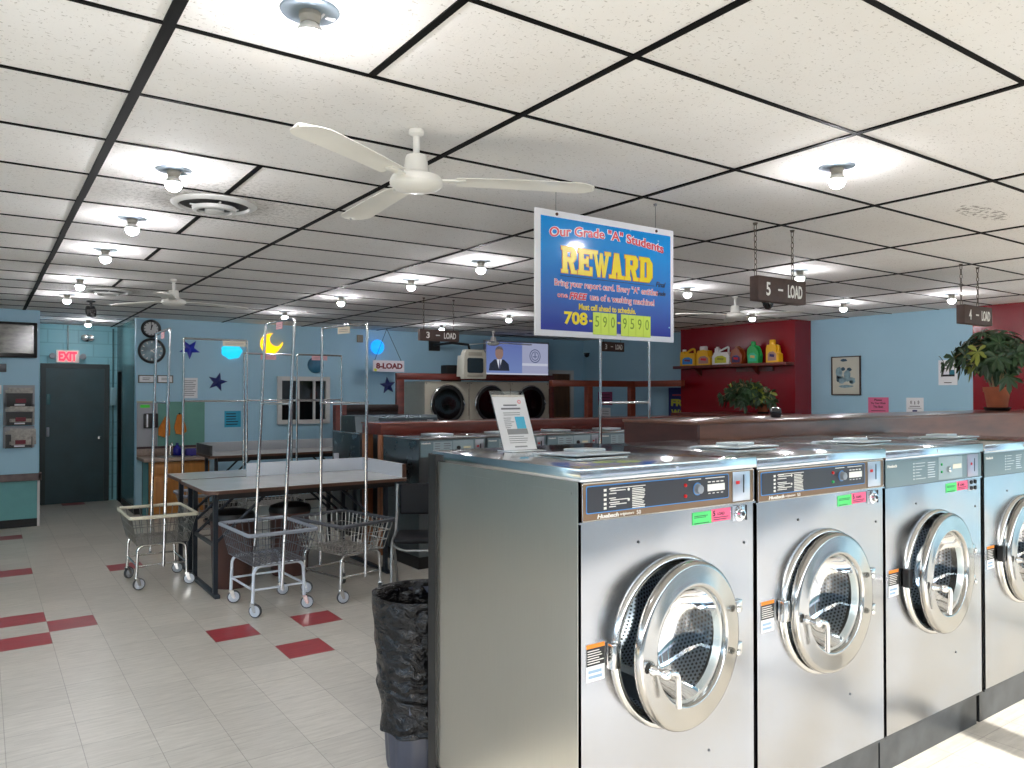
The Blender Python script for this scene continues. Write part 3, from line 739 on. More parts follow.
tag(MB().lathe([(0,0),(.028,.002),(.034,.02),(.034,.045),(.028,.06),(.012,.066),(0,.066)],(0,0,0),'z',20).build('dome_camera',mat('ball_black',(24,24,28),.15,coat=.5),loc=(4.05,2.95,1.512)),'small shiny black ball on the wooden bulkhead below the shelf of detergent','camera')

# ------------------------------------------------------------------ hanging signs
def chain(k,p0,p1,r=.004,link=.03):
    p0,p1=Vector(p0),Vector(p1); L=(p1-p0).length; n=max(3,int(L/link)); d=(p1-p0)/n
    dn=d.normalized(); side=dn.cross(Vector((0,1,0))).normalized(); oth=dn.cross(side)
    for i in range(n):
        c=p0+d*(i+.5); s=side if i%2 else oth; h=d.length*.62; w=r*1.7
        pts=[c+dn*(h*math.cos(a))+s*(w*math.sin(a)) for a in [2*PI*q/6 for q in range(6)]]
        k.tube(pts,r*.55,4,closed=True)

def reward_sign():
    x0,x1,z0,z1=2.213,3.178,1.947,2.574; W=x1-x0; Hh=z1-z0
    t=thing('reward_sign','large blue and white REWARD notice board hung from the ceiling over the washers','sign',(x0,2.98,z0))
    k=MB(); k.box(0,W,0,.012,0,Hh,.002); k.build('board',mat('sign_white_board',(240,240,244),.35),t)
    m,nt,b=nodes('sign_blue_print'); tc=nt.nodes.new('ShaderNodeTexCoord').outputs['Object']; s=nt.nodes.new('ShaderNodeSeparateXYZ'); nt.links.new(tc,s.inputs[0])
    g=maprange(nt,s.outputs[2],.05,.45,0,1)
    c=mixc(nt,g,lin((58,66,160)),lin((0,142,222)))
    vo=nt.nodes.new('ShaderNodeTexVoronoi'); vo.inputs['Scale'].default_value=11; nt.links.new(tc,vo.inputs['Vector'])
    sp=mathn(nt,'LESS_THAN',vo.outputs['Distance'],.065)
    nt.links.new(mixc(nt,sp,c,lin((150,210,240))),b.inputs['Base Color']); b.inputs['Roughness'].default_value=.09
    k=MB(); k.box(.033,W-.026,-.0012,.0,.03,Hh-.034); pn=k.build('blue_print',m,t,smooth=0)
    Y=-.0016
    MW=mat('sign_white_print',(250,250,250),.3); MR=mat('sign_red_print',(222,60,78),.3); MY=mat('sign_yellow_print',(250,224,30),.3)
    def U(p): return W*p*3.71/(4.26-.55*p)
    def Vv(v): return Hh*(1-v)
    def outl(s_,u0,u1,vb,h,sh=0.,arch=0.,b1=.02,b2=.075,mf=MR,mo=MW):
        w=U(u1)-U(u0); c=(U(u0)+U(u1))/2
        text(s_,mo,pn,(c,Y,Vv(vb)-.0015),w=w+.004,h=h+.004,bold=b2,shear=sh,arch=arch,depth=.001)
        text(s_,mf,pn,(c,Y-.0012,Vv(vb)+.0005),w=w,h=h,bold=b1,shear=sh,arch=arch,depth=.001)
    outl('Our Grade "A" Students',.10,.925,.172,.052,arch=.03)
    outl('Bring your report card. Every "A" entitles',.138,.882,.613,.044,b1=-.004,b2=.05)
    text('one',MW,pn,(U(.195),Y,Vv(.69)),w=.068,h=.021,bold=.04); text('one',MR,pn,(U(.195),Y-.001,Vv(.69)),w=.066,h=.02)
    outl('FREE',.243,.372,.695,.034,sh=.25,b1=.03)
    outl('use of a washing machine!',.395,.858,.705,.043,b1=-.004,b2=.05)
    text('Must call ahead to schedule.',MY,pn,(U(.525),Y,Vv(.775)),w=U(.445),h=.032,bold=.025)
    text('708',MY,pn,(U(.292),Y,Vv(.90)),w=U(.178),h=.066,bold=.035); k=MB(); k.box(U(.388),U(.408),Y-.001,Y,Vv(.868),Vv(.852)); k.box(U(.593),U(.612),Y-.001,Y,Vv(.868),Vv(.852)); k.build('hyphen',MY,pn,smooth=0)
    # block capitals with slab feet
    k=MB(); kk=MB(); lh=.134; lw=(U(.852)-U(.185))/6; zb=Vv(.49)
    def letter(ch,ox):
        sw=.030; sl=.018; wv=lw*.94; out=[]
        def bx(a,b,c,d): out.append([(a,c),(b,c),(b,d),(a,d)])
        def pg(*p): out.append(list(p))
        def foot(cx,w,bot=True):
            if bot: bx(cx-w/2,cx+w/2,0,sl)
            else: bx(cx-w/2,cx+w/2,lh-sl,lh)
        if ch in 'RD':
            foot(.022,.044); bx(0,.05,lh-sl,lh); bx(.008,.008+sw,0,lh)
        if ch=='R':
            bx(.03,wv-.028,lh-.024,lh); bx(.03,wv-.028,lh*.44,lh*.44+.022); pg((wv-.04,lh),(wv-.02,lh),(wv-.004,lh-.018),(wv-.004,lh*.44+.02),(wv-.02,lh*.44),(wv-.04,lh*.44)); 
            pg((wv-.058,lh*.5),(wv-.028,lh*.5),(wv-.006,0),(wv-.036,0)); bx(wv-.04,wv,0,sl)
        if ch=='D':
            bx(.03,wv-.03,lh-.024,lh); bx(.03,wv-.03,0,.024); pg((wv-.045,lh),(wv-.025,lh),(wv-.002,lh-.03),(wv-.002,.03),(wv-.025,0),(wv-.045,0))
        if ch=='E':
            bx(0,.05,0,sl); bx(.008,.008+sw,0,lh); bx(0,wv-.004,lh-.024,lh); bx(0,wv-.004,0,.024); bx(.03,wv-.035,lh*.44,lh*.44+.024); bx(wv-.022,wv-.004,lh-.045,lh); bx(wv-.022,wv-.004,0,.045); bx(wv-.045,wv-.03,lh*.34,lh*.72)
        if ch=='W':
            e=lw*.06
            pg((-e,lh),(.022-e,lh),(.042,0),(.024,0)); pg((wv*.5-.009,lh*.92),(wv*.5+.006,lh*.92),(.042,0),(.026,0)); pg((wv*.5-.006,lh*.92),(wv*.5+.009,lh*.92),(wv-.024,0),(wv-.042,0)); pg((wv-.022+e,lh),(wv+e,lh),(wv-.024,0),(wv-.042,0))
            foot(.012-e,.042,False); foot(wv-.012+e,.042,False)
        if ch=='A':
            pg((.012,0),(.04,0),(wv*.5+.016,lh),(wv*.5-.016,lh)); pg((wv-.012,0),(wv-.04,0),(wv*.5-.016,lh),(wv*.5+.016,lh)); bx(.03,wv-.03,lh*.26,lh*.26+.022); foot(.022,.05); foot(wv-.022,.05)
        for q,p in enumerate(out):
            k.prism([(ox+u,zb+v) for u,v in p],'y',Y-.0025-.00006*q,Y)
            cx=sum(u for u,v in p)/len(p); cz=sum(v for u,v in p)/len(p)
            kk.prism([(ox+u+(.0028 if u>cx else -.0028),zb+v+(.0028 if v>cz else -.0028)) for u,v in p],'y',Y-.0010-.00006*q,Y)
    for i,ch in enumerate('REWARD'): letter(ch,U(.185)+i*lw)
    kk.build('reward_outline',mat('sign_orange_print',(232,120,50),.3),pn,smooth=0); k.build('reward_lettering',MY,pn,smooth=0)
    k=MB(); k.box(U(.18),U(.86),Y-.001,Y,Vv(.517),Vv(.512)); k.build('underline',M_INK,pn,smooth=0)
    text('Final',M_BLACK,pn,(U(.905),Y,Vv(.52)),w=.075,h=.03,shear=.3,bold=.02); text('Grade',M_BLACK,pn,(U(.905),Y,Vv(.595)),w=.075,h=.028,shear=.3,bold=.02)
    MN=mat('number_card_yellow_green',(214,238,92),.5); MG=mat('number_card_ink',(120,160,40),.6)
    for q,ch in enumerate('5909590'):
        u=.415+.057*q if q<3 else .617+.0535*(q-3); wd=.056 if q<3 else .0525
        k=MB(); k.box(U(u),U(u+wd)-.001,Y-.002,Y,Vv(.968),Vv(.785)); c=k.build('number_card',MN,pn,smooth=0)
        text(ch,MG,c,(U(u+wd/2),Y-.0024,Vv(.905)),w=.026,h=.056)
    # grommets and chains
    for u in (.155,.875):
        k=MB(); k.lathe([(.008,0),(.008,-.004),(.004,-.005),(0,-.005)],(U(u),0,Hh-.018),'y',12); k.build('grommet',mat('rusty_bolt',(84,52,44),.6,.5),t)
        k=MB(); k.tube([(U(u),.006,Hh-.02),(U(u),.006,CE-z0-.004)],.0016,5); k.lathe([(.008,0),(.012,.01)],(U(u),.006,CE-z0-.018),'z',8,cap0=True); k.build('hanging_wire',mat('dull_wire',(120,120,118),.5,.6),t)
reward_sign()

def load_sign(x0,w,y,z0,h,dep,num,label,drop=(.0,1.),zc=CE,tilt=0):
    t=thing('load_sign',label,'sign',(x0,y,z0),0,'brown hanging load signs')
    k=MB(); k.box(0,w,0,dep,0,h,.003); k.build('board',M_BROWNSIGN,t)
    ML=mat('carved_white_letters',(238,236,230),.5)
    lz=h*.22
    text(num,ML,t,(w*.20,-.0006,lz),w=w*.085,h=h*.55,bold=.02)
    k=MB(); k.box(w*.40,w*.50,-.0015,0,h*.46,h*.54); k.build('hyphen',ML,t,smooth=0)
    text('LOAD',ML,t,(w*.76,-.0006,lz),w=w*.31,h=h*.55,bold=.03)
    for u in drop:
        k=MB(); chain(k,(u*w,dep/2,h),(u*w,dep/2,CE-z0-.012),.0055,.034); k.lathe([(.010,0),(.016,.014)],(u*w,dep/2,CE-z0-.016),'z',8,cap0=True); k.build('chain',mat('chain_dark',(92,84,76),.45,.7),t)
    return t
load_sign(3.886,.484,2.95,2.234,.152,.065,'5','brown hanging board reading 5 - LOAD over the near washers',(.03,.80))
load_sign(6.50,.484,2.95,2.232,.152,.065,'4','brown hanging board reading 4 - LOAD in front of the red wall',(-.12,.66) if False else (.03,.62))
load_sign(3.90,.495,7.35,2.243,.125,.05,'3','brown hanging board reading 3 - LOAD in front of the cream dryers',(.12,.88))
load_sign(8.33,.51,9.4,2.364,.155,.05,'3','brown hanging board reading 3 - LOAD half hidden under the REWARD notice',(.12,.88))
def big_load():
    t=thing('load_sign','white hanging board with maroon 8-LOAD lettering against the blue wall','sign',(5.13,11.25,2.02))
    k=MB(); k.box(0,.55,0,.012,0,.18,.002); k.build('board',mat('white_sign_board',(226,218,224),.5),t)
    text('8-LOAD',M_MAROON,t,(.285,-.001,.045),w=.47,h=.095,bold=.05)
    for a in (.03,.50):
        k=MB(); k.tube([(a,.006,.178),(.24,.006,CE-2.02-.004)],.004,5); k.build('hanging_cord',M_INK,t)
    k=MB(); k.prism([(.01,.02),(.05,.0),(.07,.03),(.03,.055)],'y',-.004,0); k.build('yellow_tag',mat('yellow_tag',(210,220,60),.6),t,smooth=0)
big_load()

# ------------------------------------------------------------------ ceiling lamps
def ceiling_lamps():
    L=[(.735,2.03,'bare lamp bulb in the ceiling nearest to the big white fan'),(.735,3.845,'bare lamp bulb beside the round air vent by the big fan'),
       (.735,5.05,'third lamp bulb along the ceiling row over the aisle'),(.735,6.25,'fourth lamp bulb along the ceiling row over the aisle'),
       (.735,8.0,'lamp bulb in the aisle row beside the far round vent'),(.735,9.3,'last lamp bulb of the aisle row before the exit recess'),
       (3.2,9.72,'lamp bulb just above the yellow moon decoration'),(3.2,7.85,'dim-looking lamp bulb in the ceiling above the folding tables'),
       (3.25,6.3,'lamp bulb in the ceiling between the tables and the 3 - LOAD board'),(3.25,5.1,'lamp bulb in the ceiling just off the REWARD notice corner'),
       (5.76,10.15,'lamp bulb directly above the 3 - LOAD board by the dryers'),(5.76,8.35,'lamp bulb in front of the flat television above the dryers'),
       (3.25,2.03,'lamp bulb alone in the ceiling tile over the near washers'),(5.72,3.92,'lamp bulb directly above the 5 - LOAD board'),
       (5.74,5.2,'lamp bulb just past the REWARD notice white edge'),(8.3,6.4,'lamp bulb between the far fan and the red wall'),
       (8.2,5.05,'lamp bulb above the framed picture on the blue wall'),(8.4,3.94,'lamp bulb beside the 4 - LOAD board chains'),(1.24,12.36,'lamp bulb in the exit recess ceiling')]
    first=None
    for i,(x,y,lb) in enumerate(L):
        if first is None:
            t=thing('ceiling_lamp',lb,'lamp',(x,y,CE),0,'bare bulb ceiling lamps'); first=t
            k=MB(); k.lathe([(0,-.006),(.072,-.006),(.079,-.004),(.081,.0)],(0,0,0),'z',28); pl=k.build('ceiling_plate',M_PLATE,t)
            k=MB(); k.box(.045,.07,-.01,.004,-.0085,-.006); k.box(.03,.036,-.02,.01,-.0085,-.006); k.build('plate_sticker',M_PAPER,pl,smooth=0)
            k=MB(); k.lathe([(.030,-.006),(.030,-.018),(.027,-.022),(.026,-.036),(.0,-.036)],(0,0,0),'z',20); k.build('socket',M_SOCKET,t)
            k=MB(); k.lathe([(.0368,-.064),(.0355,-.076),(.030,-.088),(.020,-.097),(.010,-.101),(0,-.102)],(0,0,0),'z',20); k.build('bulb',M_BULB,t); k=MB(); k.lathe([(.016,-.030),(.022,-.036),(.032,-.048),(.0365,-.058),(.0368,-.064)],(0,0,0),'z',20); k.build('bulb_light_block',M_WHITE,t)  # upper bulb half made opaque to keep its glare off the ceiling
        else:
            c=copy_tree(first); c.location=(x,y,CE); c['label']=lb
ceiling_lamps()

# ------------------------------------------------------------------ ceiling fans
def ceiling_fan(loc,angs,label,drop=.205):
    t=thing('ceiling_fan',label,'fan',loc,0,'white three-blade ceiling fans')
    z=-drop
    k=MB(); k.lathe([(.012,0),(.028,-.002),(.03,-.02),(.013,-.03),(.013,z+.09)],(0,0,0),'z',16); k.build('down_rod',M_FANW,t)
    k=MB(); k.lathe([(.03,z+.10),(.040,z+.098),(.043,z+.09),(.050,z+.035),(.058,z+.026),(.098,z+.012),(.105,z-.002),(.105,z-.016),(.098,z-.024)],(0,0,0),'z',32)
    k.lathe([(.098,z-.024),(.086,z-.034),(.04,z-.044),(0,z-.046)],(0,0,0),'z',32); k.build('motor_housing',M_FANW,t,smooth=40)
    bl=None
    for a in angs:
        if bl is None:
            k=MB(); n=24; R0,R1=.16,.72; vs=[];fs=[]
            for i in range(n+1):
                u=min(1,i/12*.84) if i<=12 else .84+.16*math.sin((i-12)/12*PI/2); r=R0+(R1-R0)*u
                wd=.056+.020*u
                if u>.84: wd*=math.sqrt(max(0.004,1-((u-.84)/.1605)**2))
                for (s,dz) in ((-1,.0),(-.4,.010),(.4,.012),(1,.004)):
                    vs.append((r,s*wd+.010*u,z-.004+dz-.003*s-.012*u*u)); 
                for (s,dz) in ((1,.001),(.4,.008),(-.4,.006),(-1,-.003)):
                    vs.append((r,s*wd+.010*u,z-.004+dz-.003*s-.012*u*u))
            for i in range(n):
                for q in range(8): fs.append((i*8+q,i*8+(q+1)%8,(i+1)*8+(q+1)%8,(i+1)*8+q))
            fs.append(tuple(range(8))); fs.append(tuple(n*8+q for q in range(8)))
            k.add(vs,fs); bl=k.build('blade',M_FANW,t,rot=(0,0,a),smooth=40)
            k=MB(); k.box(.09,.20,-.018,.018,z-.004,z+.004,.002); k.build('blade_arm',M_FANW,bl)
        else:
            c=copy_tree(bl,t); c.rotation_euler=(0,0,a)
    return t
fan=ceiling_fan((1.415,2.70,CE),[math.radians(a) for a in (-149,-30,87)],'large white ceiling fan with three blades, nearest to the camera')
for loc,rz,lb in (((1.44,7.5,CE),40,'small-looking white ceiling fan over the laundry carts'),((6.65,5.35,CE),75,'white ceiling fan beside the 5 - LOAD board'),((7.0,10.6,CE),20,'far white ceiling fan in front of the flat television')):
    c=copy_tree(fan); c.location=loc; c.rotation_euler=(0,0,math.radians(rz)); c['label']=lb

# ------------------------------------------------------------------ vents, cameras, ceiling bits
def vent(loc,label):
    t=thing('ceiling_vent',label,'vent',loc,0,'round ceiling air diffusers')
    MV=mat('vent_enamel',(206,206,202),.45,var=.08,vscale=10)
    k=MB(); k.lathe([(.225,0),(.225,-.006),(.21,-.016),(.186,-.018),(.180,-.004)],(0,0,0),'z',40); k.build('outer_ring',MV,t,smooth=50)
    k=MB(); k.lathe([(.182,-.003),(0,-.003)],(0,0,0),'z',32); k.build('throat_shade',M_BLACK,t)  # flat black disc stands for the shade inside the duct
    for r,z in ((.118,-.040),):
        k=MB(); k.lathe([(r,-.022),(r-.006,z),(r-.026,z-.004),(r-.03,-.030)],(0,0,0),'z',36); k.build('louvre_ring',MV,t,smooth=50)
    k=MB(); k.lathe([(.05,-.02),(.052,-.044),(.03,-.05),(0,-.05)],(0,0,0),'z',24); k.box(-.13,.13,-.004,.004,-.02,-.012); k.box(-.004,.004,-.13,.13,-.02,-.012); k.build('centre_cone',MV,t)
    return t
v1=vent((1.055,4.41,CE),'round white ceiling vent near the big fan, with sooty tiles')
v2=copy_tree(v1); v2.location=(1.055,8.76,CE); v2['label']='round ceiling vent farther down the aisle near the black camera'
def cam_thing():
    t=thing('security_camera','black security camera hanging from the ceiling by the exit recess','camera',(1.01,9.8,CE))
    k=MB(); k.lathe([(.045,0),(.045,-.012),(.015,-.02),(.012,-.08)],(0,0,0),'z',16); k.build('mount',M_BLACK,t)
    k=MB(); k.xf=Matrix.Translation((0,0,-.12))@Matrix.Rotation(math.radians(20),4,'X'); k.box(-.05,.05,-.09,.10,-.045,.045,.02); k.build('camera_body',M_BLACK,t)
    k=MB(); k.xf=Matrix.Translation((0,0,-.12))@Matrix.Rotation(math.radians(20),4,'X'); k.lathe([(.036,0),(.036,-.03),(.028,-.034),(0,-.03)],(0,-.09,0),'y',16); k.build('lens',M_SCREEN,t)
cam_thing()
k=MB(); k.lathe([(.07,0),(.07,-.015),(.06,-.02),(.055,-.05),(.03,-.085),(0,-.095)],(0,0,0),'z',20); tag(k.build('dome_camera',M_SCREEN,loc=(7.35,5.45,CE)),'black dome camera under the ceiling just below the 5 - LOAD board','camera')
k=MB(); k.lathe([(.06,0),(.06,-.015),(.05,-.02),(.05,-.05),(.03,-.08),(0,-.09)],(0,0,0),'z',20); tag(k.build('dome_camera',M_SCREEN,loc=(9.55,11.2,2.45)),'black dome camera high in the far corner by the brown door','camera')
RR=random.Random(3)

# ------------------------------------------------------------------ exit recess items
def exit_sign():
    t=thing('exit_sign','red lit EXIT sign with two lamp heads above the dark teal door','exit sign',(1.07,13.36,2.23))
    k=MB(); k.box(-.15,.15,-.05,.0,-.095,.095,.01); k.build('sign_case',M_EXITW,t)
    text('EXIT',M_EXITR,t,(0,-.051,-.07),w=.24,h=.14,bold=.05)
    for s in (-1,1):
        k=MB(); k.lathe([(.02,0),(.04,-.02),(.045,-.05),(.038,-.055),(0,-.05)],(s*.20,-.02,.0),'y',16); k.tube([(s*.15,-.02,0),(s*.19,-.02,0)],.012,8); k.build('lamp_head',M_PANELW,t)
    k=MB(); k.box(-.012,.012,-.012,.0,.095,.475); k.build('conduit',M_TEALW,t)
exit_sign()
def emergency():
    t=thing('emergency_light','small round emergency light high on the teal block wall','light',(1.33,13.39,2.52))
    k=MB(); k.lathe([(.05,0),(.055,-.02),(.0,-.03)],(0,0,0),'y',18); k.build('wall_mount',M_BLACK,t)
    for s in (-1,1):
        k=MB(); k.xf=Matrix.Translation((s*.04,-.06,0)); k.lathe([(.015,.03),(.04,.0),(.05,-.035),(.045,-.04),(0,-.03)],(0,0,0),'y',16); k.build('lamp_head',M_CHROME,t)
emergency()
def fire_box():
    t=thing('alarm_box','pale teal electric box on a conduit beside the recess door','electric box',(1.69,13.385,1.62))
    k=MB(); k.box(-.045,.045,-.05,0,-.14,.14,.004); k.build('box_body',mat('pale_teal_box',(150,192,200),.5),t)
    k=MB(); k.box(-.012,.012,-.02,0,.14,1.06); k.box(-.012,.012,-.02,0,-1.6,-.14); k.build('conduit',M_TEALW,t)
fire_box()
# ------------------------------------------------------------------ left wall: tv and newspaper racks
def left_wall():
    t=thing('television','black flat television on the wall above the newspaper racks','television',(.0,11.24,2.33))
    k=MB(); k.box(-.42,.57,-.02,.03,-.22,.22,.012); k.build('casing',mat('tv_casing',(20,20,24),.3),t)
    m,nt,b=nodes('tv_dim_picture'); tc=nt.nodes.new('ShaderNodeTexCoord').outputs['Object']
    n=noise(nt,mapping(nt,tc,(3,1,9)),2.5,4,.6)
    b.inputs['Base Color'].default_value=(.02,.02,.02,1); b.inputs['Roughness'].default_value=.15
    nt.links.new(mixc(nt,maprange(nt,n,.35,.7,0,1),lin((70,68,62)),lin((150,148,136))),b.inputs['Emission Color']); b.inputs['Emission Strength'].default_value=.2
    k=MB(); k.box(-.38,.53,-.0215,-.0195,-.165,.185); k.build('screen',m,t,smooth=0)
    k=MB(); k.box(-.1,.18,-.04,.06,-.27,-.245,.01); k.box(0,.1,0,.04,-.25,-.2); k.build('foot',M_BLACK,t)
    k=MB(); k.box(-.42,.57,.03,.06,-.1,.1); k.build('wall_bracket',M_BLACK,t,smooth=0)
    k=MB(); k.box(-.3,.12,-.03,.01,0,.10,.004); tag(k.build('cable_box',M_DARKSTEEL,loc=(0.13,11.28,1.93)),'grey cable box with lettering under the wall television','box')
    k=MB(); k.box(-.09,.0,-.01,0,0,.11,.002); tag(k.build('switch_plate',M_PAPER,loc=(.20,11.3,1.66)),'pale paper plate on the wall under the cable box','plate')
    L=['newspaper rack pocket topmost of the three on the blue wall','middle newspaper rack pocket of the three on the blue wall','lowest newspaper rack pocket just above the wooden wall rail']
    Z=[1.50,1.27,.99]
    MR=mat('rack_dark_plastic',(76,78,80),.5); MN=mat('newsprint',(176,172,166),.9,var=.25,vscale=30)
    for i in range(3):
        t=thing('newspaper_rack',L[i],'rack',(.385,11.30,Z[i]),0,'newspaper racks on the blue wall')
        k=MB(); k.box(-.165,.165,-.012,0,0,.27,.003); k.build('back_plate',M_PANELW,t)
        k=MB(); k.prism([(-.085,.17),(-.012,.0),(-.03,0),(-.1,.165)],'x',-.13,.13); k.box(-.14,-.13,-.095,-.01,0,.17); k.box(.13,.14,-.095,-.01,0,.17); k.build('pocket_front',MR,t,smooth=0)
        k=MB(); k.box(-.05,.06,-.075,-.066,.015,.035); k.build('price_strip',M_PAPER,t,smooth=0)
        k=MB(); k.box(-.04,.07,-.093,-.08,.05,.10,.001); k.build('red_badge',mat('rack_badge_red',(110,40,52),.6),t,smooth=0)
        if True:
            n=[2,3,4][i]
            for q in range(n):
                k=MB(); k.xf=Matrix.Translation((.02*q-.01,-.022-.014*q,.04))@Matrix.Rotation(math.radians(8+2*q),4,'X')@Matrix.Rotation(math.radians(RR.uniform(-3,3)),4,'Y')
                k.box(-.13,.13,-.006,.006,0,.17+.018*q if q<n-1 else .20,.003)
                o=k.build('newspaper',MN,loc=(.385,11.30,Z[i])); tag(o,'folded newspaper standing in the %s wall rack'%['topmost','middle','lowest'][i],'newspaper','newspapers in the %s rack'%['topmost','middle','lowest'][i])
left_wall()

# ------------------------------------------------------------------ rear wall decorations
def star_poly(R,r,rot):
    return [((R if i%2==0 else r)*math.cos(rot+i*PI/5),(R if i%2==0 else r)*math.sin(rot+i*PI/5)) for i in range(10)]
def puffy(name,poly,loc,m,label,cat,group=None,th=.04):
    k=MB(); n=len(poly); cx=sum(p[0] for p in poly)/n; cz=sum(p[1] for p in poly)/n
    vs=[(u,0,v) for u,v in poly]+[(cx+(u-cx)*.92,-th*.5,cz+(v-cz)*.92) for u,v in poly]+[(cx,-th,cz)]
    fs=[tuple(range(n))]+[(i,(i+1)%n,n+(i+1)%n,n+i) for i in range(n)]+[(n+i,n+(i+1)%n,2*n) for i in range(n)]
    k.add(vs,fs); return tag(k.build(name,m,loc=loc,smooth=50 if n>14 else 20),label,cat,group)
def rear_wall():
    Y=11.6
    def clock(x,z,r,fm,label,tt):
        t=thing('wall_clock',label,'clock',(x,Y,z),0,'round wall clocks')
        k=MB(); k.lathe([(r,0),(r,-.03),(r-.012,-.045),(r-.03,-.04),(r-.035,-.02)],(0,0,0),'y',40); k.build('clock_case',M_BLACK,t,smooth=50)
        k=MB(); k.lathe([(r-.03,-.018),(0,-.018)],(0,0,0),'y',40); f=k.build('clock_face',fm,t)
        k=MB()
        for i in range(12):
            a=i*PI/6; rr=r*.68; k.xf=Matrix.Translation((rr*math.sin(a),0,rr*math.cos(a)))@Matrix.Rotation(a,4,'Y'); k.box(-.005,.005,-.021,-.018,-.012,.012)
        k.build('hour_marks',M_INK if r<.15 else M_WHITE,f,smooth=0)
        for ang,ln,w in ((tt[0],r*.45,.006),(tt[1],r*.62,.004)):
            k=MB(); k.xf=Matrix.Rotation(ang,4,'Y'); k.box(-w,w,-.025,-.022,-.02,ln); k.build('clock_hand',M_INK if r<.15 else M_WHITE,f,smooth=0)
    clock(1.935,2.57,.127,mat('clock_face_white',(208,210,210),.4),'smaller round black wall clock with a white face',(.3,0.02))
    clock(1.945,2.262,.177,mat('clock_face_picture',(120,146,156),.25,var=.6,vscale=9),'larger round black wall clock with a grey-blue picture face',(2.2,.9))
    puffy('star_decoration',star_poly(.15,.062,PI/2+PI),(2.445,Y,2.305),M_BLUESTAR,'bright blue star decoration pointing down, high on the blue wall','star','star wall decorations')
    puffy('star_decoration',star_poly(.145,.06,PI/2-.25),(2.83,Y,1.835),M_NAVYSTAR,'dark navy star decoration below the cyan shell lamp','star','star wall decorations')
    puffy('star_decoration',star_poly(.15,.062,PI/2+.12),(5.55,Y,1.80),M_NAVYSTAR,'navy star decoration under the white 8-LOAD board','star','star wall decorations')
    # lit shell
    t=thing('wall_lamp','glowing cyan shell-shaped wall lamp behind a cart rail','lamp',(3.03,Y,2.30))
    poly=[(.15*math.cos(a),.115*math.sin(a)) for a in [2*PI*i/40 for i in range(40)]]
    k=MB(); n=40
    pl=[]
    for i in range(40):
        a=2*PI*i/40; r=1+.05*math.cos(7*a); pl.append((.15*r*math.cos(a),(.10 if a<PI else .125)*r*math.sin(a)))
    vs=[(u,0,v) for u,v in pl]+[(u*.8,-.06,v*.8) for u,v in pl]+[(0,-.085,0)]
    k.add(vs,[(i,(i+1)%n,n+(i+1)%n,n+i) for i in range(n)]+[(n+i,n+(i+1)%n,2*n) for i in range(n)]); k.build('shade',mat('cyan_glow',(40,190,220),.4,emit=(30,190,225),estr=.7),t,smooth=60)
    k=MB(); k.box(-.03,.03,-.02,0,-.03,.03); k.build('back_plate',M_WHITE,t)
    # moon
    t=thing('wall_lamp','glowing yellow crescent moon wall lamp','lamp',(3.60,Y,2.42))
    o1=[(.0+.155*math.cos(a),.155*math.sin(a)) for a in [math.radians(110+ (250)*i/24) for i in range(25)]]
    i1=[(.092+.105*math.cos(a),.072+.105*math.sin(a)) for a in [math.radians(120+(220)*i/24) for i in range(25)]]
    k=MB(); pl=o1+i1[::-1]
    vs=[];fs=[]
    for j in range(25):
        o_,q_=o1[j],i1[j]; mx=((o_[0]+q_[0])/2,(o_[1]+q_[1])/2)
        vs+=[(o_[0],0,o_[1]),(mx[0],-.05,mx[1]),(q_[0],0,q_[1])]
    for j in range(24):
        a=3*j; fs+=[(a,a+1,a+4,a+3),(a+1,a+2,a+5,a+4),(a+2,a,a+3,a+5)]
    k.add(vs,fs); k.build('shade',mat('moon_glow',(250,190,20),.4,emit=(255,180,10),estr=1.2),t,smooth=60)
    k=MB(); k.box(-.13,-.09,-.015,0,-.03,.03); k.build('back_plate',M_WHITE,t)
    # planet discs
    def ball(x,z,r,m,label,cat,seg=28):
        k=MB(); k.lathe([(r,0)]+[(r*math.cos(a),-r*.45*math.sin(a)) for a in [PI/2*i/7 for i in range(1,8)]],(0,0,0),'y',seg)
        return tag(k.build('wall_lamp' if cat=='lamp' else 'planet_decoration',m,loc=(x,Y,z)),label,cat)
    ball(4.31,2.115,.13,mat('planet_teal',(52,110,140),.4,var=.2,vscale=8),'unlit dull blue planet ball on the wall above the office window','decoration')
    t=thing('wall_lamp','glowing blue beehive-ribbed ball lamp beside the 8-LOAD board','lamp',(5.32,Y,2.43))
    k=MB(); k.lathe([(.11*math.sin(a)*(1+.03*math.cos(a*14)),.12*math.cos(a)) for a in [PI*i/40 for i in range(41)]],(0,-.1,0),'z',24); k.build('shade',mat('blue_ball_glow',(30,140,220),.4,emit=(25,150,235),estr=.8),t,smooth=60)
    k=MB(); k.box(-.03,.03,-.02,0,-.04,.04); k.tube([(0,0,0),(0,-.06,0)],.01,6); k.build('back_plate',M_WHITE,t)
    k=MB(); k.box(-.05,.05,-.03,0,-.06,.06,.004); tag(k.build('thermostat_box',mat('beige_box',(150,140,120),.6),loc=(5.05,Y,2.56)),'small beige thermostat box on the blue wall beside the ribbed ball lamp','box')
    # framed certificates and notices
    for x,lb in ((1.88,'framed small certificate under the picture clock, nearer the corner'),(2.12,'framed small certificate under the picture clock, nearer the blue star')):
        t=thing('framed_certificate',lb,'frame',(x,Y,1.868),0,'small framed certificates')
        k=MB(); k.box(-.105,.105,-.015,0,-.055,.055,.002); k.build('frame',mat('dark_bronze_frame',(96,92,86),.5),t)
        k=MB(); k.box(-.09,.09,-.017,-.015,-.042,.042); p=k.build('certificate',M_PAPER,t,smooth=0)
        k=MB(); lines(k,-.05,.05,-.02,.025,2,-.017,frac=.4); k.build('print',M_GREYINK,p,smooth=0)
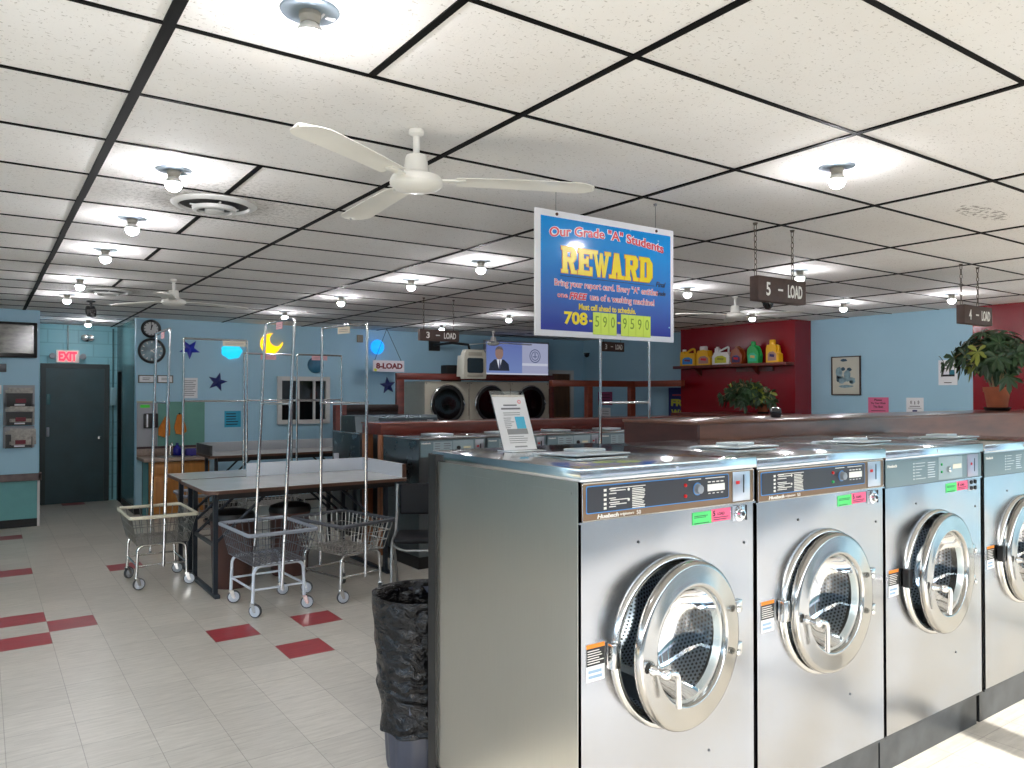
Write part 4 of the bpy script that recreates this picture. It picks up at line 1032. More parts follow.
    def notice(x0,x1,z0,z1,m,label,n=6,ink=M_GREYINK,facing='-y',red=None):
        if facing=='-y':
            t=thing('paper_notice',label,'notice',(x0,Y,z0)); w,h=x1-x0,z1-z0
            k=MB(); k.box(0,w,-.003,0,0,h); p=k.build('sheet',m,t,smooth=0)
            k=MB(); lines(k,w*.1,w*.9,h*.1,h*.9,n,-.003,frac=.35); k.build('print',ink,p,smooth=0)
            if red: k=MB(); k.box(0,w*.06,-.004,-.003,0,h); k.build('red_margin',M_RED,p,smooth=0)
        return t
    notice(2.35,2.555,1.60,1.89,M_PAPER,'white printed notice with a red edge on the blue wall',9,red=1)
    notice(2.93,3.165,1.17,1.41,mat('cyan_paper',(50,160,195),.7),'bright cyan printed notice under the navy star',5,M_INK)
    # splash boards above the sink
    k=MB(); k.box(1.76,2.02,-.035,0,.93,1.54,.004); 
    t=thing('electric_panel','grey electrical panel with a green sticker beside the sink','electric panel',(0,Y,0))
    k.build('panel_door',M_PANELW,t); k=MB(); k.box(1.76,2.03,-.04,0,1.54,1.56); k.build('top_strip',mat('beige_strip',(186,180,150),.6),t,smooth=0)
    k=MB(); k.box(1.80,1.92,-.038,-.035,1.47,1.51); k.build('green_sticker',mat('bright_green_sticker',(80,220,70),.6),t,smooth=0)
    t=thing('phone_holder','black plastic holder mounted on the grey electrical panel','holder',(1.93,Y-.036,1.29))
    k=MB(); k.box(-.09,.09,-.06,0,-.10,.10,.01); k.build('case',M_BLACK,t); k=MB(); k.box(-.06,-.04,-.062,-.058,-.09,.09); k.build('pale_strip',M_PAPER,t,smooth=0)
    k=MB(); k.box(2.03,2.65,-.012,0,.93,1.55); tag(k.build('splash_panel',M_TEALP,loc=(0,Y,0)),'flat teal-green splash panel on the wall over the sink','panel')
    def mitt(x,z,lb,rot):
        t=thing('oven_mitt',lb,'mitt',(x,Y-.014,z),0,'orange cloth mitts over the sink')
        k=MB(); k.xf=Matrix.Rotation(rot,4,'Y')
        k.prism([(-.02,0),(.03,0),(.075,-.16),(.085,-.25),(.02,-.29),(-.06,-.27),(-.075,-.18)],'y',-.03,0); k.build('cloth',M_MITT,t,smooth=60)
        k=MB(); k.lathe([(.008,0),(.008,-.03),(.014,-.034),(0,-.036)],(.005,0,.01),'y',10); k.build('wall_hook',M_BLACK,t)
    mitt(2.14,1.34,'orange cloth mitt hanging over the sink, the one nearer the grey panel',.18)
    mitt(2.30,1.37,'orange cloth mitt hanging on a black hook over the sink, farther from the grey panel',-.08)
rear_wall()
def sink():
    t=thing('sink_cabinet','honey oak sink cabinet with beige laminate counter in the corner','cabinet',(1.76,11.59,0))
    k=MB(); k.box(.08,.84,-.52,0,0,.74); k.build('cabinet_body',M_CABW,t,smooth=0)
    for a in (.10,.47):
        k=MB(); k.box(a,a+.35,-.545,-.52,.08,.55,.006); d=k.build('cabinet_door',M_CABW,t)
        k=MB(); k.box(a+.05,a+.30,-.55,-.545,.14,.49,.003); k.build('door_panel',mat('oak_panel_shade',(160,106,52),.45,var=.15,vscale=5,stretch=(6,6,.8)),d)
    k=MB(); k.box(.10,.82,-.54,-.52,.59,.72,.004); k.build('drawer_front',M_CABW,t)
    k=MB(); k.box(0,.96,-.58,0,.755,.80,.006); k.build('counter',M_COUNTER,t)
    k=MB(); k.box(0,.88,-.03,0,.80,.90,.004); k.build('backsplash',M_COUNTER,t); k=MB(); k.box(0,.88,-.035,-.0,.90,.93); k.build('dark_trim',mat('dark_splash_trim',(58,38,40),.5),t,smooth=0)
    k=MB(); k.prism(rrect(.46,.36,.05,4,.42,-.28),'z',.80,.806); k.build('sink_rim',M_SATIN,t); k=MB(); k.prism(rrect(.40,.30,.05,4,.42,-.28),'z',.802,.808); k.build('basin',M_DARKSTEEL,t)
    k=MB(); k.tube(fillet([(.42,-.07,.80),(.42,-.07,.98),(.42,-.2,.98),(.42,-.2,.93)],.05),.010,8); k.build('faucet',M_CHROME,t)
    k=MB(); k.box(-.0,.07,-.50,-.44,0,.755); k.build('side_leg',M_TEALW,t,smooth=0)
    t=thing('spray_bottle','deep blue cleaning bottle standing by the sink','bottle',(2.25,11.42,.80))
    k=MB(); k.lathe([(.05,0),(.055,.01),(.055,.10),(.03,.13),(.018,.15)],(0,0,0),'z',16,cap0=True); k.build('bottle_body',mat('cobalt_plastic',(30,30,130),.25),t); k=MB(); k.lathe([(.02,.148),(.02,.18),(0,.18)],(0,0,0),'z',12); k.build('cap',M_NAVYSTAR,t)
    k=MB(); k.box(-.10,.10,-.06,.06,0,.10,.02); tag(k.build('tissue_box',mat('indigo_box',(44,36,120),.5),loc=(2.43,11.30,.801)),'indigo box standing on the counter behind the sink','box')
sink()

# ------------------------------------------------------------------ folding tables
def table(x0,x1,y0,y1,z,label,splash,end=None,corner=0,lip=.125):
    t=thing('folding_table',label,'table',(x0,y0,0),0,'long laminate folding tables')
    w,d=x1-x0,y1-y0
    def outline(ins=0,r=.10):
        P=[]
        for k in range(7):
            a=PI+PI/2*k/6; P.append((r+(r-ins)*math.cos(a),r+(r-ins)*math.sin(a)))
        return P+[(w-ins,ins),(w-ins,d-ins),(ins,d-ins)]
    k=MB(); k.prism(outline(),'z',z-.032,z-.004); k.build('table_edge',M_LAMEDGE,t,smooth=0)
    k=MB(); k.prism(outline(.002),'z',z-.004,z); k.build('tabletop',M_LAM,t,smooth=0)
    k=MB(); k.box(splash,w,d-.02,d,z,z+lip,.002); k.build('back_splash',M_SPLASH if end!='left' else mat('grey_splash',(150,154,158),.35),t)
    if end=='right':
        k=MB(); k.box(w-.03,w,.04,d-.02,z,z+lip); k.build('end_splash',M_SPLASH,t,smooth=0)
        k=MB(); k.box(w-.03,w+.005,.02,.04,z-.03,z+lip); k.box(w,w+.012,.04,d,z-.03,z+lip); k.build('end_trim',M_LAMEDGE,t,smooth=0)
    if end=='left':
        k=MB(); k.box(0,.03,.02,d-.02,z,z+lip); k.build('end_splash',M_DARKSTEEL,t,smooth=0)
    ML=mat('table_leg_steel',(48,54,62),.4,.6)
    for x in (.10,w-.16):
        for y in (.12,d-.12):
            k=MB(); k.box(x-.018,x+.018,y-.018,y+.018,.03,z-.03); k.build('leg',ML,t,smooth=0)
        k=MB(); k.box(x-.022,x+.022,.04,d-.04,.0,.03,.004); k.build('foot_bar',ML,t)
        k=MB(); s=1 if x<w/2 else -1
        k.tube([(x,.16,.42),(x+s*.45,.16,z-.05)],.013,6); k.tube([(x,d-.16,.42),(x+s*.45,d-.16,z-.05)],.013,6); k.box(x-.01,x+.01,.12,d-.12,.40,.43); k.build('brace',ML,t,smooth=0)
    for y in (.05,d-.08):
        k=MB(); k.box(.1,w-.1,y,y+.03,z-.08,z-.032); k.build('apron',M_BLACK,t,smooth=0)
table(1.48,3.26,6.40,7.36,.88,'long grey folding table behind the carts, with white splash boards',.58,'right')
table(1.50,3.26,7.42,8.06,.88,'grey folding table back to back behind the front one',1.70)
table(2.30,4.35,9.76,10.5,.90,'far grey folding table under the office window',.0,'left')

# ------------------------------------------------------------------ bins and chair
def brown_bin(x,y,label):
    t=thing('waste_bin',label,'bin',(x,y,0),0,'brown waste bins under the tables')
    k=MB(); k.lathe([(.155,0),(.165,.02),(.18,.55),(.185,.56),(.185,.58)],(0,0,0),'z',28,cap0=True); k.build('bin_body',M_BROWNBIN,t)
    k=MB(); k.lathe([(.187,.575),(.19,.60),(.178,.63),(.10,.655),(0,.66)],(0,0,0),'z',28); k.build('bin_lid',M_BLACK,t)
brown_bin(1.80,6.84,'brown round bin under the front table, nearest its corner leg')
brown_bin(2.36,7.0,'brown round bin farther under the front table, mostly behind the grey basket')
def bag_bin():
    t=thing('trash_can','grey ribbed trash can lined with a crumpled black bag beside the end washer','trash can',(1.645,3.08,0))
    k=MB(); n=64; prof=[(.150,0),(.155,.03),(.165,.2),(.185,.62),(.195,.74)]
    vs=[];fs=[]
    for r,z in prof:
        for i in range(n):
            a=2*PI*i/n; rr=r*(1+(.02 if i%4<2 else -.012)); vs.append((rr*math.cos(a),rr*math.sin(a),z))
    for j in range(len(prof)-1):
        for i in range(n): fs.append((j*n+i,j*n+(i+1)%n,(j+1)*n+(i+1)%n,(j+1)*n+i))
    fs.append(tuple(range(n))[::-1]); k.add(vs,fs); k.build('can_body',M_BINGREY,t,smooth=50)
    k=MB(); R=random.Random(11); n=96; vs=[];fs=[]
    lv=[(.175,.40,0),(.172,.36,0)]
    Z=[.17,.19,.22,.25,.28,.31,.34,.37,.40,.43,.46,.49,.52,.55,.58,.61,.64,.67,.70,.73,.752,.764,.768,.760,.72,.64,.5,.3]
    for j,z in enumerate(Z):
        inner=j>22
        for i in range(n):
            a=2*PI*i/n
            if not inner:
                base=.158+.05*(z/.76)+.012
                if z<.36: base=.176+.022*(1-z/.36)*.2
                tw=a*1+z*9
                wr=.004*math.sin(3*tw+2*math.sin(14*z))+.0035*math.sin(7*a+z*34+math.sin(3*a)*2)+.002*math.sin(13*a-z*48)
                if z>.68: wr*=.6
                if .30<z<.40: base+=.012*math.sin((z-.30)/.10*PI)
                r=base+wr
                if z<.25: r+=.004*math.sin(9*a)
            else:
                r=[.200,.190,.184,.178,.168][min(j-23,4)]+.006*math.sin(17*a+j)
            vs.append((r*math.cos(a),r*math.sin(a),z+(.008*math.sin(6*a+1) if j==0 else 0)))
    for j in range(len(Z)-1):
        for i in range(n): fs.append((j*n+i,j*n+(i+1)%n,(j+1)*n+(i+1)%n,(j+1)*n+i))
    k.add(vs,fs); k.build('bin_bag',bag_mat(),t,smooth=80)
bag_bin()
def chair():
    t=thing('stacking_chair','black padded stacking chair with grey tube legs between the cart and end washer','chair',(3.10,5.80,0),math.radians(-32))
    MT=mat('chair_tube_grey',(150,152,152),.35,.6); MS=mat('black_vinyl_seat',(10,11,16),.55,spec=.25)
    # seat faces -y locally
    k=MB(); k.box(-.22,.22,-.22,.22,.42,.465,.02,seg=3); k.build('seat',MS,t)
    k=MB(); k.xf=Matrix.Translation((0,.215,.62))@Matrix.Rotation(math.radians(-10),4,'X'); k.box(-.21,.21,-.02,.02,-.02,.25,.02,seg=3); k.build('backrest',MS,t)
    k=MB(); k.xf=Matrix.Translation((0,.215,.62))@Matrix.Rotation(math.radians(-10),4,'X'); k.box(.08,.16,-.024,-.02,.18,.21,.002); k.build('name_tag',M_WHITE,t)
    for s in (-1,1):
        x=s*.235
        k=MB(); k.tube(fillet([(x,-.24,.0),(x,-.20,.43),(x,.10,.455),(x,.215,.62),(x,.255,.86)],.07),.0125,8); k.build('leg',MT,t,smooth=60)
        k=MB(); k.tube(fillet([(x,-.12,.43),(x,.08,.25),(x,.26,.0)],.05),.0125,8); k.build('leg',MT,t,smooth=60)
    k=MB(); k.tube(fillet([(-.235,-.19,.41),(-.15,-.19,.36),(.15,-.19,.36),(.235,-.19,.41)],.05),.011,8); k.build('front_rail',MT,t,smooth=60)
chair()

# ------------------------------------------------------------------ laundry carts
def cart(loc,rz,label,rim,wire,leg,pole_h=2.23,tagm=None,half=.30,taglen=.13,lean=0.,tagoff=0.):
    t=thing('laundry_cart',label,'cart',loc,rz,'wire laundry carts with tall hanging rails')
    RX,RY,BX,BY=.255,.35,.205,.285; ZR,ZB=.62,.385
    # basket of wires
    k=MB(); wr=.0031
    def P(u,v,f): # f 0 bottom 1 top
        return (u*(BX+(RX-BX)*f),v*(BY+(RY-BY)*f),ZB+(ZR-ZB)*f)
    nx,ny=9,13
    for i in range(nx+1):
        u=-1+2*i/nx
        for s in (-1,1): k.tube([P(u,s,0),P(u,s,1)],wr,4,caps=False)
        k.tube([P(u,-1,0),P(u,1,0)],wr,4,caps=False)
    for i in range(ny+1):
        v=-1+2*i/ny
        for s in (-1,1): k.tube([P(s,v,0),P(s,v,1)],wr,4,caps=False)
        k.tube([P(-1,v,0),P(1,v,0)],wr,4,caps=False)
    for f in (0,.33,.66):
        k.tube([P(-1,-1,f),P(1,-1,f),P(1,1,f),P(-1,1,f)],wr*1.25,4,closed=True)
    k.build('wire_basket',wire,t,smooth=0)
    k=MB(); pr=[(u,v) for u,v in rrect(2*RX+.02,2*RY+.02,.03,3)]
    n=len(pr); vs=[];
    for (dx,dz) in ((.0,.0),(.012,.004),(.014,.022),(.0,.030),(-.008,.022),(-.006,.004)):
        for (u,v) in pr:
            L=math.hypot(u,v); vs.append((u+dx*u/L,v+dx*v/L,ZR-.012+dz))
    k.add(vs,[(a*n+i,a*n+(i+1)%n,((a+1)%6)*n+(i+1)%n,((a+1)%6)*n+i) for a in range(6) for i in range(n)]); k.build('basket_rim',rim,t,smooth=60)
    # frame: two U legs, bars
    LX,LY=.19,.25; zc=.105; zt=ZB-.012
    for s in (-1,1):
        k=MB(); k.tube(fillet([(-LX-.01,s*LY,zc),(-LX,s*LY,zt),(LX,s*LY,zt),(LX+.01,s*LY,zc)],.06,6),.0125,8); k.build('leg_frame',leg,t,smooth=60)
        k=MB(); k.tube([(-LX-.005,s*LY,.20),(LX+.005,s*LY,.20)],.009,6); k.build('cross_bar',leg,t,smooth=60)
    for s in (-1,1):
        k=MB(); k.tube([(s*(LX+.004),-LY,.20),(s*(LX+.004),LY,.20)],.009,6); k.build('cross_bar',leg,t,smooth=60)
    # casters
    for sx in (-1,1):
        for sy in (-1,1):
            a=math.radians(random.choice((-50,-20,15,40,70)))
            x,y=sx*(LX+.01),sy*LY
            k=MB(); k.xf=Matrix.Translation((x,y,0))@Matrix.Rotation(a,4,'Z')
            k.lathe([(.042,-.010),(.046,-.013),(.049,-.011),(.050,0),(.049,.011),(.046,.013),(.042,.010)],(.022,0,.05),'y',22)
            w=k.build('caster_wheel',M_TIRE,t,smooth=50)
            k=MB(); k.xf=Matrix.Translation((x,y,0))@Matrix.Rotation(a,4,'Z'); k.lathe([(0,-.012),(.03,-.012),(.043,-.009),(.043,.009),(.03,.012),(0,.012)],(.022,0,.05),'y',22); k.build('wheel_hub',M_WHEEL,w,smooth=50)
            k=MB(); k.xf=Matrix.Translation((x,y,0))@Matrix.Rotation(a,4,'Z')
            for s in (-1,1): k.prism([(.035,.042),(.022,.036),(.010,.045),(-.014,.10),(.02,.104)],'y',s*.016-.0015,s*.016+.0015)
            k.box(-.016,.022,-.0175,.0175,.100,.106); k.cyl((0,0,.104),(0,0,.125),.011,n=10); k.build('caster_fork',M_CHROME,w,smooth=30)
    # hanging rail
    SH=Matrix(((1,0,lean/2,-lean*.1),(0,1,0,0),(0,0,1,0),(0,0,0,1)))
    for s in (-1,1):
        k=MB(); k.xf=SH; k.tube([(0,s*half,.19),(0,s*half,1.585)],.0125,10); k.tube([(0,s*half,1.585),(0,s*half,pole_h-.03)],.0115,10); k.lathe([(.016,-.018),(.016,.018)],(0,s*half,1.585),'z',10,cap0=True,cap1=True); k.build('pole',M_POLE,t,smooth=60)
    k=MB(); k.xf=SH; k.tube(fillet([(0,-half,pole_h-.035),(0,-half,pole_h),(0,half,pole_h),(0,half,pole_h-.035)],.03,5),.0115,10); k.build('top_rail',M_POLE,t,smooth=60)
    k=MB(); k.xf=SH; k.tube([(0,-half,1.585),(0,half,1.585)],.010,8); k.build('middle_rail',M_POLE,t,smooth=60)
    if tagm:
        k=MB(); k.xf=SH; k.box(-.004,.004,tagoff-taglen/2,tagoff+taglen/2,pole_h-.065,pole_h+.0); tg=k.build('notice_tag',tagm,t,smooth=0)
        k=MB(); k.xf=SH
        for s in (-1,1):
            for z in (.03,.045): k.box(s*.0045-.0005,s*.0045+.0005,tagoff-taglen*.4,tagoff+taglen*.4,pole_h-z-.003,pole_h-z)
        k.build('print',M_GREYINK,tg,smooth=0)
    return t
M_TAGW=mat('tag_cream',(226,216,196),.7); M_TAGP=mat('tag_pink',(226,176,184),.7)
cart((1.285,7.36,0),0,'laundry cart with a cream basket rim beside the table end',M_CREAMRIM,M_WIRE,M_SATIN,2.22,M_TAGP,.31,.12,lean=.04)
cart((1.85,6.02,0),math.radians(3),'grey basket laundry cart on white legs in front of the table',M_GREYRIM,M_GREYBASKET,M_WHITELEG,2.24,M_TAGP,.31,.12,lean=.09)
cart((2.475,6.03,0),math.radians(14),'laundry cart with a dark basket rim and chrome legs beside the black chair',M_DARKRIM,M_WIRE,M_SATIN,2.23,M_TAGW,.31,.16,lean=.01)
cart((2.05,8.47,0),math.radians(90),'laundry cart behind the tables with a cream tag on its rail',M_GREYRIM,M_WIRE,M_SATIN,2.24,M_TAGW,.325,.24,tagoff=-.19)
cart((2.77,9.0,0),math.radians(90),'laundry cart farther back, its rail crossing the yellow moon',M_GREYRIM,M_WIRE,M_SATIN,2.13,M_TAGP,.28,.18)
cart((3.50,9.28,0),math.radians(90),'farthest laundry cart, its rail crossing the dull blue planet',M_GREYRIM,M_WIRE,M_SATIN,2.15,M_TAGP,.29,.2)
cart((4.62,4.90,0),math.radians(90),'laundry cart whose two poles rise behind the near washers under the REWARD notice',M_GREYRIM,M_WIRE,M_SATIN,2.23,M_TAGW,.29,.16)

# ------------------------------------------------------------------ middle island of smaller washers
def mid_washers():
    X=[3.39,4.145,4.90,5.655]; w=.745; top=1.245; dep=.78
    L=['small grey washer of the middle island, the one at its open end','second small grey washer along the middle island, partly behind the sheet holder',
       'third small grey washer along the middle island, seen just past the sheet holder','fourth small grey washer along the middle island, behind the chrome pole']
    first=None
    for i,x in enumerate(X):
        if first is None:
            t=thing('island_washer',L[0],'washer',(x,6.40,0),0,'small washers of the middle island'); first=t
            k=MB(); plate_with_hole(k,.004,w,.12,top-.19,w/2,.64,.22,0,48); k.box(.004,w,0,.01,top-.19,top-.02)
            k.build('front_panel',M_MID,t,smooth=0)
            k=MB(); k.box(0,.008,.005,dep,.12,top-.02); k.box(w-.006,w,.005,dep,.12,top-.02); k.box(0,w,dep-.01,dep,.12,top-.02); k.build('side_panel',M_MID,t,smooth=0)
            k=MB(); k.box(-.006,w+.003,-.012,dep,top-.02,top,.005); k.build('lid',M_LID,t)
            k=MB(); k.box(.01,w-.01,.03,dep-.02,0,.12); k.build('plinth',M_BLACK,t,smooth=0)
            p0,p1=top-.185,top-.03
            k=MB(); k.box(.012,w-.012,-.006,.002,p0,p1,.002); cp=k.build('control_panel',M_PANELGREY,t)
            k=MB(); k.box(.20*w,.48*w,-.0072,-.006,p0+.008,p1-.012); k.box(.49*w,.80*w,-.0072,-.006,p0+.006,p1-.006); k.build('selector_overlay',M_PANELLIGHT,cp,smooth=0)
            k=MB(); lines(k,.22*w,.32*w,p0+.02,p1-.02,5,-.0072,frac=.3); lines(k,.35*w,.46*w,p0+.02,p1-.02,5,-.0072,frac=.3); k.build('printed_instructions',M_GREYINK,cp,smooth=0)
            k=MB(); k.lathe([(.02,0),(.02,-.01),(0,-.012)],(.57*w,-.0072,(p0+p1)/2),'y',16); k.build('cycle_dial',M_DARKSTEEL,cp)
            k=MB(); k.box(.65*w,.76*w,-.0085,-.007,(p0+p1)/2-.008,(p0+p1)/2+.012); k.build('price_display',mat('display_cream',(222,214,180),.4),cp,smooth=0)
            k=MB(); k.box(.83*w,.96*w,-.009,-.006,p0+.004,p1-.004,.001); c=k.build('coin_plate',M_COIN,cp)
            k=MB(); k.box(.905*w,.92*w,-.0105,-.009,(p0+p1)/2-.03,(p0+p1)/2+.03); k.build('coin_slot',M_BLACK,c); k=MB(); k.box(.855*w,.885*w,-.0105,-.009,(p0+p1)/2,(p0+p1)/2+.015); k.build('coin_window',M_RED,c)
            text('Huebsch',M_WHITE,cp,(.03*w,-.0065,p1-.032),w=.13*w,h=.016,align='LEFT',bold=.04)
            k=MB(); k.lathe([(.16,.0),(.165,-.03),(.20,-.05),(.235,-.04),(.24,-.01),(.22,0)],(w/2,-.01,.66),'y',48); d=k.build('door',M_CHROME,t,smooth=50)
            k=MB(); k.lathe([(.165,-.02),(.14,.03),(.08,.06),(0,.07)],(w/2,-.01,.66),'y',36); k.build('door_glass',M_SCREEN,d)
            k=MB(); k.tube([(w/2-.21,-.07,.70),(w/2-.21,-.075,.62)],.01,8); k.tube([(w/2-.21,-.05,.66),(w/2-.21,-.075,.66)],.008,8); k.build('door_handle',M_CHROME,d)
            k=MB(); k.box(.32*w,.66*w,.2,.42,top+.002,top+.02,.004); k.build('soap_flap',mat('flap_aluminium',(214,222,228),.3,.6),t)
        else:
            c=copy_tree(first); c.location=(x,6.40,0); c['label']=L[i]
    t=thing('island_bulkhead','red mahogany beam on oak posts running behind the small washers','partition',(3.38,7.21,0))
    k=MB(); k.box(0,4.6,0,.48,1.235,1.345,.004); k.build('beam',M_MAHOG,t,smooth=30)
    k=MB(); k.box(-.01,4.62,-.008,.49,1.345,1.357,.003); k.build('top_board',mat('beam_top_wood',(150,96,84),.25,var=.2,vscale=3,stretch=(.8,6,6),coat=.3),t)
    for x in (.0,2.3,4.5):
        for y in (.0,.39):
            k=MB(); k.box(x,x+.09,y,y+.09,0,1.235,.004); k.build('post',M_POST,t)
    k=MB(); k.box(.1,4.5,.22,.26,0,1.235); k.build('centre_board',M_WOODD,t,smooth=0)
mid_washers()
def big_washer():
    t=thing('jumbo_washer','wide dark steel washer with a raised console behind the mahogany beam','washer',(3.53,8.1,0))
    w=1.08; M8=steel('jumbo_steel',c=(96,106,110),rough=.3,brush=(30,30,1),wave=.02)
    k=MB(); k.box(0,w,0,.82,.1,1.20,.008); k.build('body',M8,t); k=MB(); k.box(-.004,w+.004,-.006,.82,1.20,1.215,.004); k.build('lid',M_LID,t)
    k=MB(); k.box(.02,w-.02,.03,.80,0,.1); k.build('plinth',M_BLACK,t,smooth=0)
    k=MB(); k.prism([(.10,1.215),(.55,1.215),(.55,1.405),(.14,1.405)],'x',.0,w); c=k.build('console',M8,t,smooth=0)
    k=MB(); k.xf=Matrix.Translation((0,.12,1.31)); k.box(.30,w-.02,-.008,.02,-.07,.065); cp=k.build('control_panel',mat('jumbo_panel',(70,84,92),.4),c,smooth=0)
    k=MB(); k.xf=Matrix.Translation((0,.12,1.31)); k.box(.62,.84,-.011,-.008,-.055,.03); k.build('instruction_plate',M_PANELGREY,cp,smooth=0)
    k=MB(); k.xf=Matrix.Translation((0,.12,1.31)); k.box(.93,1.01,-.011,-.008,-.05,.04); k.build('coin_plate',M_COIN,cp,smooth=0)
    k=MB(); k.xf=Matrix.Translation((0,.12,1.31)); k.box(.95,.99,-.013,-.011,.008,.026); k.build('coin_window',M_RED,cp,smooth=0)
    k=MB(); k.lathe([(.24,0),(.25,-.03),(.30,-.05),(.34,-.03),(.34,0)],(w/2,0,.68),'y',40); d=k.build('door',M_CHROME,t,smooth=50); k=MB(); k.lathe([(.245,-.02),(.15,.0),(0,.005)],(w/2,-.01,.68),'y',32); k.build('door_glass',M_SCREEN,d)
    k=MB(); k.tube([(w/2-.3,-.07,.74),(w/2-.3,-.075,.62)],.012,8); k.build('door_handle',M_CHROME,d)
big_washer()
def dryers():
    L=['cream tumble dryer with round dark door, the one next to the wood post','cream tumble dryer in the middle of the three under the television','cream tumble dryer of the three closest to the brown door']
    X=[5.82,6.66,7.495]; w=.825; first=None; top=1.865
    for i,x in enumerate(X):
        if first is None:
            t=thing('tumble_dryer',L[0],'dryer',(x,10.8,0),0,'cream tumble dryers'); first=t
            k=MB(); plate_with_hole(k,0,w,.1,top,w/2,1.49,.305,0,48); k.box(0,.01,.002,.78,.1,top); k.box(w-.01,w,.002,.78,.1,top); k.box(0,w,.002,.78,top-.01,top); k.box(0,w,.77,.78,.1,top); k.build('cabinet',M_CREAM,t,smooth=0)
            k=MB(); k.box(.02,w-.02,.04,.76,0,.1); k.build('plinth',M_BLACK,t,smooth=0)
            k=MB(); k.lathe([(.24,-.02),(.255,-.035),(.30,-.035),(.315,-.02),(.315,.0)],(w/2,0,1.49),'y',48); d=k.build('door',M_BLACK,t,smooth=50)
            k=MB(); k.lathe([(.315,.0),(.326,-.014),(.320,-.032),(.306,-.039)],(w/2,0,1.49),'y',48); k.build('door_trim',M_CHROME,d,smooth=60)
            k=MB(); k.lathe([(.255,-.028),(.15,-.026),(0,-.022)],(w/2,0,1.49),'y',40); k.build('door_glass',M_SCREEN,d)
            k=MB(); k.tube([(w/2+.285,-.035,1.55),(w/2+.30,-.06,1.49),(w/2+.285,-.035,1.43)],.009,8); k.build('door_handle',M_CHROME,d)
            k=MB(); k.lathe([(.12,.0),(.26,.05),(.26,.5),(0,.52)],(w/2,.0,1.505),'y',32) if False else k.lathe([(.30,.01),(.31,.05),(.31,.5),(0,.52)],(w/2,.0,1.49),'y',32); k.build('drum',M_DARKSTEEL,t)
            k=MB(); k.box(w-.006,w+.004,-.004,.01,1.3,1.75); k.build('edge_strip',M_SATIN,t,smooth=0)
            k=MB(); k.box(.12,w-.12,-.006,0,.35,.95,.004); k.build('lint_door',mat('lint_door_cream',(170,166,150),.45),t)
            for u in (.03,w-.03):
                k=MB(); k.lathe([(.008,0),(.008,-.004),(0,-.005)],(u,0,top-.03),'y',8); k.build('screw',M_DARKSTEEL,t)
        else:
            c=copy_tree(first); c.location=(x,10.8,0); c['label']=L[i]
    t=thing('dryer_surround','dark brown wooden surround framing the cream dryers','surround',(5.30,10.78,0))
    k=MB(); k.box(0,3.1,-.03,.03,1.885,1.99,.004); k.build('header',M_MAHOG,t)
    k=MB(); k.box(0,.13,-.03,.03,0,1.885,.004); k.build('post',M_MAHOG,t); 
    k=MB(); k.box(3.03,3.10,-.03,.03,0,1.885,.004); k.build('post',M_MAHOG,t)
    t=thing('wood_partition','low dark wooden partition with a brown end post beside the far table','partition',(4.27,10.72,0))
    k=MB(); k.box(.0,.17,-.06,.06,0,1.50,.004); k.build('post',M_MAHOG,t)
    k=MB(); k.box(.17,1.02,-.03,.03,.0,1.40); k.build('board',mat('near_black_wood',(30,20,20),.5,var=.2),t,smooth=0); k=MB(); k.box(.17,1.02,-.05,.05,1.40,1.50,.004); k.build('top_rail',mat('near_black_wood_rail',(40,26,24),.4),t)
dryers()
